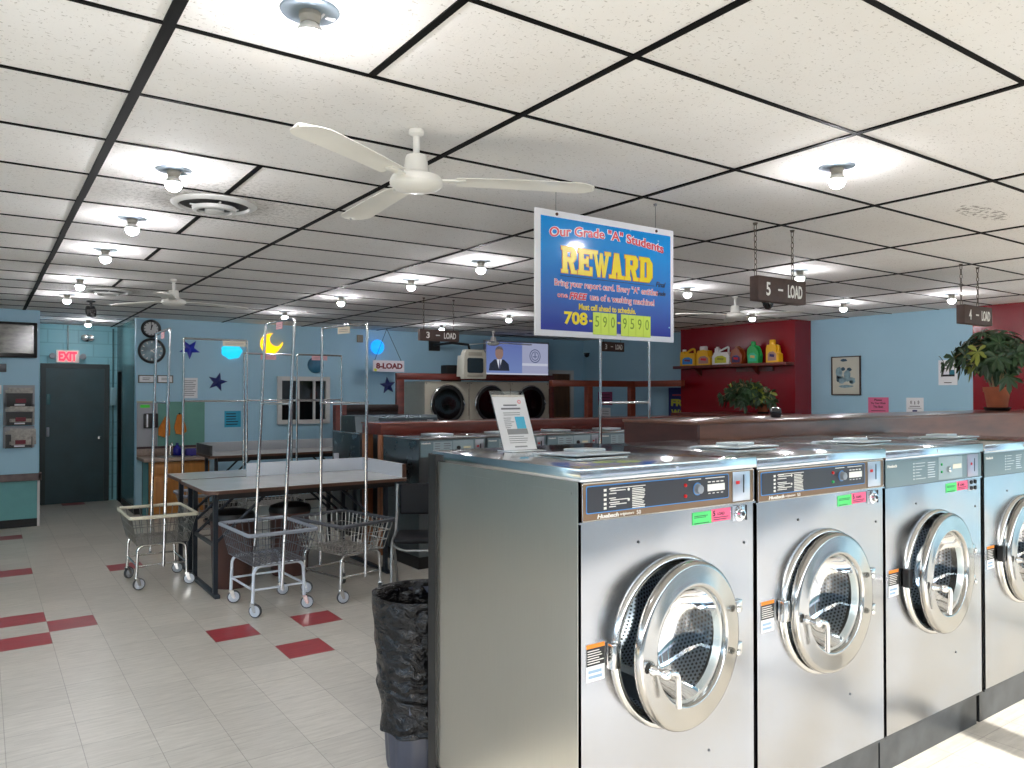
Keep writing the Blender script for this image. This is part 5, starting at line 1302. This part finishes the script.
def tvs():
    t=thing('television','wide flat television with a newscast on screen above the dryers','television',(7.22,11.2,1.972))
    k=MB(); k.box(0,1.42,0,.06,0,.64,.01); k.build('casing',mat('tv_silver',(150,156,164),.35,.5),t)
    m,nt,b=nodes('tv_news_picture'); b.inputs['Base Color'].default_value=(.02,.02,.02,1); b.inputs['Roughness'].default_value=.12
    tc=nt.nodes.new('ShaderNodeTexCoord').outputs['Object']; s=nt.nodes.new('ShaderNodeSeparateXYZ'); nt.links.new(tc,s.inputs[0])
    g=mixc(nt,maprange(nt,s.outputs[2],.1,.6,0,1),lin((104,122,170)),lin((90,104,160)))
    g=mixc(nt,mathn(nt,'GREATER_THAN',s.outputs[0],.80),g,lin((146,150,176)))
    nt.links.new(g,b.inputs['Emission Color']); b.inputs['Emission Strength'].default_value=.6
    k=MB(); k.box(.03,1.39,-.0015,0,.035,.61); sc=k.build('screen',m,t,smooth=0)
    def em(n,c,s=.55): return mat(n,(8,8,8),.2,emit=c,estr=s)
    k=MB(); k.prism([(.08,.10),(.52,.10),(.50,.22),(.40,.30),(.20,.30),(.10,.22)],'y',-.003,-.0015); k.build('news_suit',em('tv_suit',(40,46,60)),sc,smooth=0)
    k=MB(); k.prism([(.245,.30),(.355,.30),(.31,.14),(.29,.14)],'y',-.004,-.003); k.build('news_shirt',em('tv_shirt',(205,208,220)),sc,smooth=0)
    k=MB(); k.prism([(.29+.012,.29),(.29+.03,.29),(.325,.15),(.30,.13),(.29,.15)],'y',-.005,-.004); k.build('news_tie',em('tv_tie',(60,64,96)),sc,smooth=0)
    k=MB(); k.prism([(.30+.085*math.cos(a),.41+.115*math.sin(a)) for a in [2*PI*i/20 for i in range(20)]],'y',-.004,-.0015); k.build('news_head',em('tv_skin',(150,122,114),.45),sc,smooth=0)
    k=MB(); k.prism([(.30+.088*math.cos(a),.44+.095*math.sin(a)) for a in [PI*i/14 for i in range(15)]]+[(.225,.47),(.30,.485),(.375,.47)],'y',-.0048,-.004); k.build('news_hair',em('tv_hair',(90,84,86)),sc,smooth=0)
    k=MB(); k.lathe([(.125,0),(.125,-.001),(.108,-.001),(.108,0)],(1.09,-.0015,.38),'y',28); k.lathe([(.085,0),(.085,-.001),(.07,-.001),(.07,0)],(1.09,-.0015,.38),'y',24); k.box(1.08,1.10,-.0025,-.0015,.34,.44); k.box(1.04,1.14,-.0025,-.0015,.36,.375); k.build('news_seal',em('tv_seal',(84,92,120)),sc,smooth=0)
    k=MB(); k.box(.80,1.38,-.0028,-.0015,.20,.245); k.box(.03,1.39,-.003,-.0015,.035,.06); k.build('news_caption',em('tv_caption',(186,190,206)),sc,smooth=0)
    k=MB(); k.box(.2,1.2,.06,.38,.2,.4); k.build('wall_bracket',M_BLACK,t,smooth=0)
    t=thing('box_television','old cream box television on a black wall arm above the dryers','television',(6.52,10.42,1.905))
    k=MB(); k.prism([(-.20,.0),(.20,.0),(.215,.06),(.20,.40),(.16,.47),(-.16,.47),(-.20,.40),(-.215,.06)],'y',-.02,.10); k.prism([(-.16,.04),(.16,.04),(.14,.38),(-.14,.38)],'y',.10,.30); k.build('casing',mat('crt_cream',(196,194,178),.45),t,smooth=0)
    k=MB(); k.prism(rrect(.30,.24,.03,4,0,.215),'y',-.026,-.02); k.build('screen',M_SCREEN,t)
    k=MB(); k.box(-.13,.13,-.024,-.02,.37,.43,.002); k.build('speaker_grille',mat('crt_beige',(168,164,148),.6),t); k=MB(); k.box(-.15,.15,-.024,-.02,.03,.07,.002); k.build('control_strip',mat('crt_beige',(168,164,148),.6),t)
    k=MB(); k.tube([(0,.15,.46),(0,.2,.56),(-.12,.5,.6),(-.12,1.15,.6)],.022,8); k.box(-.20,.0,1.13,1.17,.5,.7); k.build('wall_arm',M_BLACK,t)
    k=MB(); k.box(-.14,.14,-.1,.1,0,.27,.01); k.box(-.12,.12,-.104,-.1,.03,.24); tag(k.build('speaker_box',mat('speaker_black',(16,18,18),.7),loc=(6.42,11.0,1.867)),'black box speaker on the dryer top beside the cream television','speaker')
tvs()

# ------------------------------------------------------------------ far wooden rail, posters, picture
def rail():
    t=thing('wooden_rail','reddish wooden rail frame with square posts across the far corner','rail',(7.36,9.5,0))
    k=MB(); k.box(0,1.85,-.045,.045,1.78,1.88,.004); k.build('top_rail',M_RAIL,t); 
    k=MB(); k.box(1.76,1.85,-1.1,-.045,1.78,1.88,.004); k.build('side_rail',M_RAIL,t)
    for x in (.72,1.68):
        k=MB(); k.box(x,x+.11,-.045,.045,0,1.78,.004); k.build('post',M_RAIL,t)
rail()
def right_wall_items():
    X=XR-.002
    def on_right(name,label,cat,y0,y1,z0,z1,m,dep=.004,frame=None):
        # y0>y1: y0 is the edge on the left of the picture
        t=thing(name,label,cat,(X,(y0+y1)/2,z0)); w=abs(y0-y1); h=z1-z0
        k=MB(); k.box(-dep,0,-w/2,w/2,0,h); p=k.build('sheet' if not frame else 'picture_print',m,t,smooth=0)
        return t,p,w,h
    t,p,w,h=on_right('framed_picture','framed blue-grey print of two seated figures on the blue wall','picture',6.21,5.78,1.645,2.18,mat('print_paper',(196,196,182),.6),.012,True)
    k=MB(); f=.014
    for (a,b,c,d) in ((-w/2,-w/2+f,0,h),(w/2-f,w/2,0,h),(-w/2,w/2,0,f),(-w/2,w/2,h-f,h)): k.box(-.022,0,a,b,c,d)
    k.build('frame',mat('dark_wood_frame',(62,46,42),.5),t,smooth=0)
    k=MB(); R=random.Random(5)
    def blob(u,v,ru,rv,n=14): k.prism([(u+ru*math.cos(2*PI*i/n)*R.uniform(.8,1.15),v+rv*math.sin(2*PI*i/n)*R.uniform(.8,1.15)) for i in range(n)],'x',-.0135,-.012)
    for (u,v,a,b) in ((.10,.30,.05,.09),(-.02,.26,.05,.08),(.06,.21,.06,.05),(-.09,.20,.05,.05),(.0,.12,.10,.02)): blob(u,v,a,b)
    k.build('painted_wash',mat('print_blue_wash',(128,158,168),.6,var=.3,vscale=20),p,smooth=0)
    k=MB(); blob(.04,.36,.03,.025); blob(-.05,.35,.035,.025); blob(.12,.23,.025,.05); blob(.03,.48,.05,.02); blob(-.08,.18,.03,.02); k.build('painted_dark',mat('print_dark_blue',(52,84,104),.6),p,smooth=0)
    t,p,w,h=on_right('paper_notice','pink printed notice taped low on the blue wall','notice',5.68,5.40,1.375,1.615,mat('pink_paper',(222,112,150),.7))
    text('Please',M_INK,p,(-.005,0,h*.80),w=w*.38,h=h*.12,facing='-x',bold=.02); text('Try Your Wash',M_INK,p,(-.005,0,h*.60),w=w*.72,h=h*.13,facing='-x',bold=.02); text('The Best',M_INK,p,(-.005,0,h*.42),w=w*.48,h=h*.12,facing='-x',bold=.02)
    k=MB()
    for z in (.12,.24): k.box(-.0048,-.004,-w*.35,w*.35,h*z,h*z+.008)
    k.build('print',M_INK,p,smooth=0)
    t,p,w,h=on_right('paper_notice','white notice with wifi-like rings beside the pink one','notice',5.165,4.945,1.385,1.612,M_PAPER)
    k=MB()
    for s in (-1,1):
        for r in (.018,.03):
            k.tube([(-.005,s*.025+s*r*math.cos(a),h*.74+r*math.sin(a)) for a in [math.radians(-50+100*i/6) for i in range(7)]],.003,4)
    k.box(-.0052,-.004,-.004,.004,h*.62,h*.80); k.box(-.0048,-.004,-w*.3,w*.3,h*.50,h*.53); k.box(-.0048,-.004,-w*.38,w*.38,h*.40,h*.42)
    k.build('print',M_INK,p,smooth=0)
    k=MB(); k.prism([(-.03,.07),(.03,.07),(.03,.03),(0,.01),(-.03,.03)],'x',-.005,-.004); k.build('navy_shield',M_NAVYSTAR,p,smooth=0)
    t,p,w,h=on_right('paper_notice','white poster with teal and black blocks beside the tall potted plant','notice',4.76,4.535,1.77,2.08,M_PAPER)
    k=MB(); k.box(-.005,-.004,-w*.36,.0+w*.36,h*.34,h*.42); k.box(-.005,-.004,-w*.2,w*.2,h*.08,h*.11); k.box(-.005,-.004,-w*.3,w*.3,h*.76,h*.79); k.box(-.005,-.004,w*.05,w*.25,h*.64,h*.67); k.build('print',M_INK,p,smooth=0)
    k=MB(); k.box(-.005,-.004,-w*.36,-w*.08,h*.42,h*.60); k.build('teal_block',mat('poster_teal',(44,120,140),.7),p,smooth=0)
    # far poster and papers seen beyond the wooden rail
    t,p,w,h=on_right('wall_poster','navy poster with yellow FREE WASH lettering, half hidden by the red wall','poster',9.31,8.70,1.22,1.77,mat('poster_navy',(26,40,110),.6))
    MYp=mat('poster_yellow',(196,196,60),.6)
    text('FREE',MYp,p,(-.006,0,h*.42),w=w*.8,h=h*.22,facing='-x',bold=.05); text('WASH',MYp,p,(-.006,0,h*.10),w=w*.8,h=h*.22,facing='-x',bold=.05)
    k=MB(); k.box(-.006,-.004,-w*.3,w*.35,h*.74,h*.79); k.build('red_caption',mat('poster_red',(190,70,80),.6),p,smooth=0)
    t,p,w,h=on_right('paper_notice','pink sheet on the far blue wall beyond the wooden rail','notice',11.15,10.75,1.45,1.70,mat('dull_pink_paper',(150,72,110),.7))
    k=MB()
    for z in (.3,.55,.75): k.box(-.0048,-.004,-w*.35,w*.35,h*z,h*z+.012)
    k.build('print',M_INK,p,smooth=0)
    t,p,w,h=on_right('paper_notice','pale sheet under the pink one on the far wall','notice',11.15,10.8,1.15,1.40,M_PAPER)
    k=MB()
    for z in (.3,.5,.7): k.box(-.0048,-.004,-w*.35,w*.35,h*z,h*z+.01)
    k.build('print',M_GREYINK,p,smooth=0)
    # shelf with detergents on the red wall
    t=thing('wall_shelf','dark wooden shelf on the red wall carrying detergent bottles','shelf',(9.42,6.54,2.065))
    k=MB(); k.box(-.20,0,.01,2.13,0,.045,.004); k.build('shelf_board',M_MAHOG,t)
    k=MB(); k.box(-.03,0,.35,1.0,-.07,0); k.build('support_rail',M_MAHOG,t,smooth=0)
    for y in (.6,1.7):
        k=MB(); k.prism([(-.15,0),(0,0),(0,-.12)],'y',y,y+.03); k.build('bracket',M_MAHOG,t,smooth=0)
right_wall_items()
def bottles():
    Xc=9.31; Z0=2.1105
    def bottle(yc,w,h,shape,mb_,mc,ml,label,ml2=None):
        t=thing('detergent_bottle',label,'bottle',(Xc,yc,Z0),0,'detergent bottles on the red wall shelf')
        t.rotation_euler=(0,0,-PI/2)   # local -y faces the room, local x runs along the wall
        d=.055
        k=MB()
        if shape=='jug':   # wide jug, spout at one side and grip at the other
            k.prism([(-.5*w,0),(.5*w,0),(.5*w,.55*h),(.42*w,.70*h),(.05*w,.70*h),(-.2*w,.66*h),(-.25*w,.80*h),(-.45*w,.80*h),(-.5*w,.6*h)],'y',-d,d)
            k.tube(fillet([(.38*w,0,.62*h),(.34*w,0,.95*h),(.12*w,0,.93*h),(-.22*w,0,.74*h)],.03),.016,8)
            k.lathe([(.13*w,.78*h),(.10*w,.84*h)],(-.35*w,0,0),'z',14)
            cap=((-.35*w,0,.82*h),.10*w,.13*h)
        elif shape=='wide':
            k.prism([(-.5*w,0),(.5*w,0),(.5*w,.45*h),(.38*w,.66*h),(-.38*w,.66*h),(-.5*w,.45*h)],'y',-d,d)
            k.tube(fillet([(.34*w,0,.58*h),(.36*w,0,.96*h),(.1*w,0,.86*h),(-.3*w,0,.70*h)],.03),.015,8); k.prism([(-.42*w,.6*h),(-.2*w,.6*h),(-.22*w,.9*h),(-.40*w,.9*h)],'y',-.03,.03)
            cap=((-.31*w,0,.88*h),.075*w,.10*h)
        elif shape=='round':
            k.prism([(-.5*w,.12*h),(-.4*w,0),(.4*w,0),(.5*w,.15*h),(.5*w,.5*h),(.3*w,.8*h),(-.1*w,.86*h),(-.4*w,.75*h),(-.5*w,.5*h)],'y',-d,d)
            k.tube(fillet([(.48*w,0,.2*h),(.62*w,0,.5*h),(.45*w,0,.82*h),(.1*w,0,.88*h)],.04),.012,8)
            cap=((-.05*w,0,.84*h),.2*w,.14*h)
        elif shape=='neck':
            k.prism([(-.42*w,0),(.42*w,0),(.5*w,.35*h),(.38*w,.6*h),(.15*w,.76*h),(-.25*w,.8*h),(-.46*w,.66*h),(-.5*w,.4*h)],'y',-d*.9,d*.9)
            k.tube(fillet([(.40*w,0,.18*h),(.58*w,0,.45*h),(.36*w,0,.76*h),(.0,0,.80*h)],.04),.012,8)
            k.lathe([(.2*w,.77*h),(.16*w,.84*h)],(-.12*w,0,0),'z',14); cap=((-.12*w,0,.82*h),.17*w,.18*h)
        else:
            k.prism([(-.5*w,0),(.5*w,0),(.5*w,.36*h),(.34*w,.44*h),(.28*w,.74*h),(.0*w,.80*h),(-.42*w,.76*h),(-.5*w,.6*h)],'y',-d,d)
            k.tube(fillet([(.3*w,0,.40*h),(.36*w,0,.60*h),(.26*w,0,.74*h)],.02),.012,8); cap=((-.14*w,0,.79*h),.22*w,.2*h)
        k.build('bottle_body',mb_,t,smooth=25)
        (cx,cy,cz),r,hh=cap
        k=MB(); k.lathe([(r,0),(r,hh*.8),(r*.85,hh),(0,hh)],(cx,cy,cz),'z',16); k.build('cap',mc,t)
        k=MB(); k.prism([(-.34*w,.08*h),(.34*w,.08*h),(.34*w,.36*h),(.1*w,.48*h),(-.2*w,.46*h),(-.34*w,.36*h)],'y',-d-.003,-d); l=k.build('bottle_label',ml,t,smooth=0)
        k=MB(); k.prism([(-.2*w,.26*h),(.18*w,.22*h),(.2*w,.34*h),(-.18*w,.37*h)],'y',-d-.0045,-d-.003); k.build('label_badge',ml2 or M_RED,l,smooth=0)
    Yl=mat('detergent_yellow',(236,180,20),.3); Wl=mat('detergent_white',(232,230,226),.3); Gr=mat('detergent_green',(36,170,84),.3); Am=mat('detergent_amber',(150,66,26),.25)
    bl=mat('label_blue',(40,130,200),.4); pl=mat('label_violet',(170,130,120),.5); lg=mat('label_lime',(200,200,60),.5); nv=mat('label_navy',(50,40,90),.5); tl=mat('label_teal',(60,190,150),.5)
    bottle(8.39,.31,.28,'jug',Yl,M_WHITE,bl,'yellow detergent jug with a blue label at the shelf end by the blue wall',mat('label_maroon',(120,50,70),.5))
    bottle(8.06,.28,.30,'step',Yl,Wl,pl,'yellow detergent bottle with a white cap, between the jug and the white jug')
    bottle(7.725,.32,.28,'wide',Wl,Wl,lg,'white detergent jug with a yellow-green label on the shelf',mat('label_olive',(150,150,50),.5))
    bottle(7.435,.21,.27,'round',Am,Am,nv,'amber brown detergent bottle on the shelf beside the green one')
    bottle(7.135,.205,.32,'neck',Gr,Gr,tl,'bright green detergent bottle on the shelf',mat('label_gold',(220,190,110),.5))
    bottle(6.80,.205,.33,'step',Yl,Yl,pl,'all yellow detergent bottle nearest the shelf end by the red corner',nv)
bottles()

# ------------------------------------------------------------------ potted plants
def plant(loc,label,pot_r,pot_h,spread,hgt,n,seed,leaf=.10,lean=(0,0),saucer=True,stems=4,low=0.):
    R=random.Random(seed)
    t=thing('potted_plant',label,'plant',loc,0,'green potted umbrella plants')
    z0=.02 if saucer else 0
    if saucer:
        k=MB(); k.lathe([(0,0),(pot_r*.85,0),(pot_r*1.0,.03),(pot_r*.96,.03),(pot_r*.8,.008)],(0,0,0),'z',28); k.build('saucer',M_BLACK,t)
    k=MB(); k.lathe([(0,z0),(pot_r*.72,z0),(pot_r*.92,z0+pot_h*.76),(pot_r,z0+pot_h*.76),(pot_r*1.02,z0+pot_h),(pot_r*.92,z0+pot_h),(pot_r*.9,z0+pot_h*.92)],(0,0,0),'z',32); p=k.build('pot',M_TERRA,t)
    k=MB(); k.lathe([(pot_r*.9,z0+pot_h*.9),(0,z0+pot_h*.9)],(0,0,0),'z',24); k.build('soil',mat('soil',(40,30,24),.95,bump=.5,bscale=60),p)
    ks=MB(); kl=MB(); zt=z0+pot_h*.88
    tips=[]
    for s in range(stems):
        a=2*PI*s/stems+R.uniform(-.4,.4); top=Vector((lean[0]*R.random()+math.cos(a)*spread*.28,lean[1]*R.random()+math.sin(a)*spread*.28,zt+hgt*R.uniform(.45,.75)))
        b=Vector((math.cos(a)*pot_r*.35,math.sin(a)*pot_r*.35,zt)); mid=(b+top)/2+Vector((R.uniform(-.02,.02),R.uniform(-.02,.02),0))
        ks.tube([b,mid,top],[.009,.008,.006],6); tips.append((b,mid,top))
    for i in range(n):
        b,mid,top=R.choice(tips); u=R.uniform(.75,1.5)
        base=mid.lerp(top,min(u,1.0))
        # cluster centre inside an uneven crown
        th=R.uniform(0,2*PI); ph=R.uniform(-.7,1.1); rr=spread*R.uniform(.35,1.0)
        c=Vector((lean[0]*.6+math.cos(th)*rr*math.cos(ph*.9),lean[1]*.6+math.sin(th)*rr*math.cos(ph*.9),zt+hgt*(.56-low)+hgt*.42*math.sin(ph)*R.uniform(.6,1.05)-(.12*hgt if rr>spread*.75 else 0)))
        ks.tube([base,(base+c)/2+Vector((0,0,.02)),c],.0028,4)
        out=(c-Vector((0,0,zt+hgt*.4))).normalized(); nl=R.randint(6,8); mi=1 if R.random()<.10 else 0
        side=out.cross(Vector((0,0,1))); side=side.normalized() if side.length>.01 else Vector((1,0,0)); up=side.cross(out)
        for q in range(nl):
            a=2*PI*q/nl+R.uniform(-.2,.2); L=leaf*R.uniform(.75,1.15); W=L*.18
            d=(side*math.cos(a)+up*math.sin(a)+out*.35+Vector((0,0,-.35))).normalized(); wv=d.cross(out).normalized(); nn=wv.cross(d)
            P0=c; P1=c+d*L*.35-nn*.0; P2=c+d*L*.75-Vector((0,0,L*.08)); P3=c+d*L-Vector((0,0,L*.22))
            vs=[P0,P1+wv*W*.8,P1-wv*W*.8,P2+wv*W,P2-wv*W,P3,P1-nn*L*.05,P2-nn*L*.05]
            kl.add([tuple(v) for v in vs],[(0,6,1),(0,2,6),(6,7,3,1),(2,4,7,6),(7,5,3),(4,5,7)],mi)
    ks.build('stems',M_STEM,t,smooth=60); kl.build('foliage',[M_LEAF,M_LEAFY],t,smooth=0)
    return t
plant((7.42,3.10,1.512),'potted umbrella plant in a terracotta pot before the red wall, on the bulkhead',.108,.19,.37,.57,92,4,.112,lean=(-.04,.05))
plant((8.81,6.62,1.388),'bushy potted plant below the shelf of detergent bottles',.085,.145,.36,.38,80,9,.125,lean=(-.30,.25),stems=5,low=.2)
k=MB()
t=thing('plant_stand','low wooden plant counter in front of the red wall','counter',(8.3,6.35,0))
k.box(0,1.0,0,1.5,1.338,1.388,.004); k.build('counter_top',M_MAHOG,t)
k=MB(); k.box(.03,.97,.03,1.47,0,1.338); k.build('counter_body',M_WOODD,t,smooth=0)

# ------------------------------------------------------------------ light
def lights():
    w=bpy.data.worlds.new('sky'); SC.world=w; w.use_nodes=True; nt=w.node_tree
    bg=nt.nodes['Background']; sky=nt.nodes.new('ShaderNodeTexSky')
    sky.sky_type='NISHITA'; sky.sun_disc=False; sky.sun_elevation=math.radians(34); sky.sun_rotation=math.radians(200)
    nt.links.new(mixc(nt,1.,sky.outputs[0],(1.04,.97,.86),'MULTIPLY'),bg.inputs[0]); bg.inputs[1].default_value=1.2
    s=bpy.data.lights.new('sun','SUN'); s.energy=9; s.angle=math.radians(.6); s.color=(1,.98,.94)
    so=bpy.data.objects.new('sun',s); COL.objects.link(so); so.location=(0,-6,6)
    d=Vector((.16,1.0,-.47)); so.rotation_euler=d.to_track_quat('-Z','Y').to_euler()
    xs=[XL,-1.0,1.2,3.4,5.6,7.8,XR]
    for k in range(6):
        a=bpy.data.lights.new('window_portal','AREA'); a.shape='RECTANGLE'; a.size=xs[k+1]-xs[k]; a.size_y=2.2
        o=bpy.data.objects.new('window_portal',a); COL.objects.link(o); o.location=((xs[k]+xs[k+1])/2,YF-.06,1.4)
        o.rotation_euler=(PI/2,0,PI) if False else (-PI/2,0,0)
        a.cycles.is_portal=True
    a=bpy.data.lights.new('window_portal','AREA'); a.shape='RECTANGLE'; a.size=6.9; a.size_y=2.2
    o=bpy.data.objects.new('window_portal',a); COL.objects.link(o); o.location=(XL-.06,1.15,1.4); o.rotation_euler=(-PI/2,0,-PI/2)  # portal for the openings added in the unseen side wall
    a.cycles.is_portal=True
lights()

# ------------------------------------------------------------------ camera
cam=bpy.data.cameras.new('camera'); co=bpy.data.objects.new('camera',cam); COL.objects.link(co)
cam.sensor_width=36; cam.lens=762/1024*36; cam.clip_start=.05; cam.clip_end=200
yaw=.608154798; pit=.013072824
F=Vector((math.sin(yaw)*math.cos(pit),math.cos(yaw)*math.cos(pit),math.sin(pit)))
co.location=(0,0,H); co.rotation_euler=F.to_track_quat('-Z','Y').to_euler()
SC.camera=co
vs=SC.view_settings; vs.view_transform='Standard'; vs.look='None'; vs.gamma=1; vs.use_curve_mapping=False; vs.exposure=.78
cy=SC.cycles; cy.use_denoising=True; cy.max_bounces=8; cy.diffuse_bounces=4; cy.glossy_bounces=5; cy.transparent_max_bounces=12
cy.sample_clamp_indirect=6; cy.caustics_reflective=False; cy.caustics_refractive=False
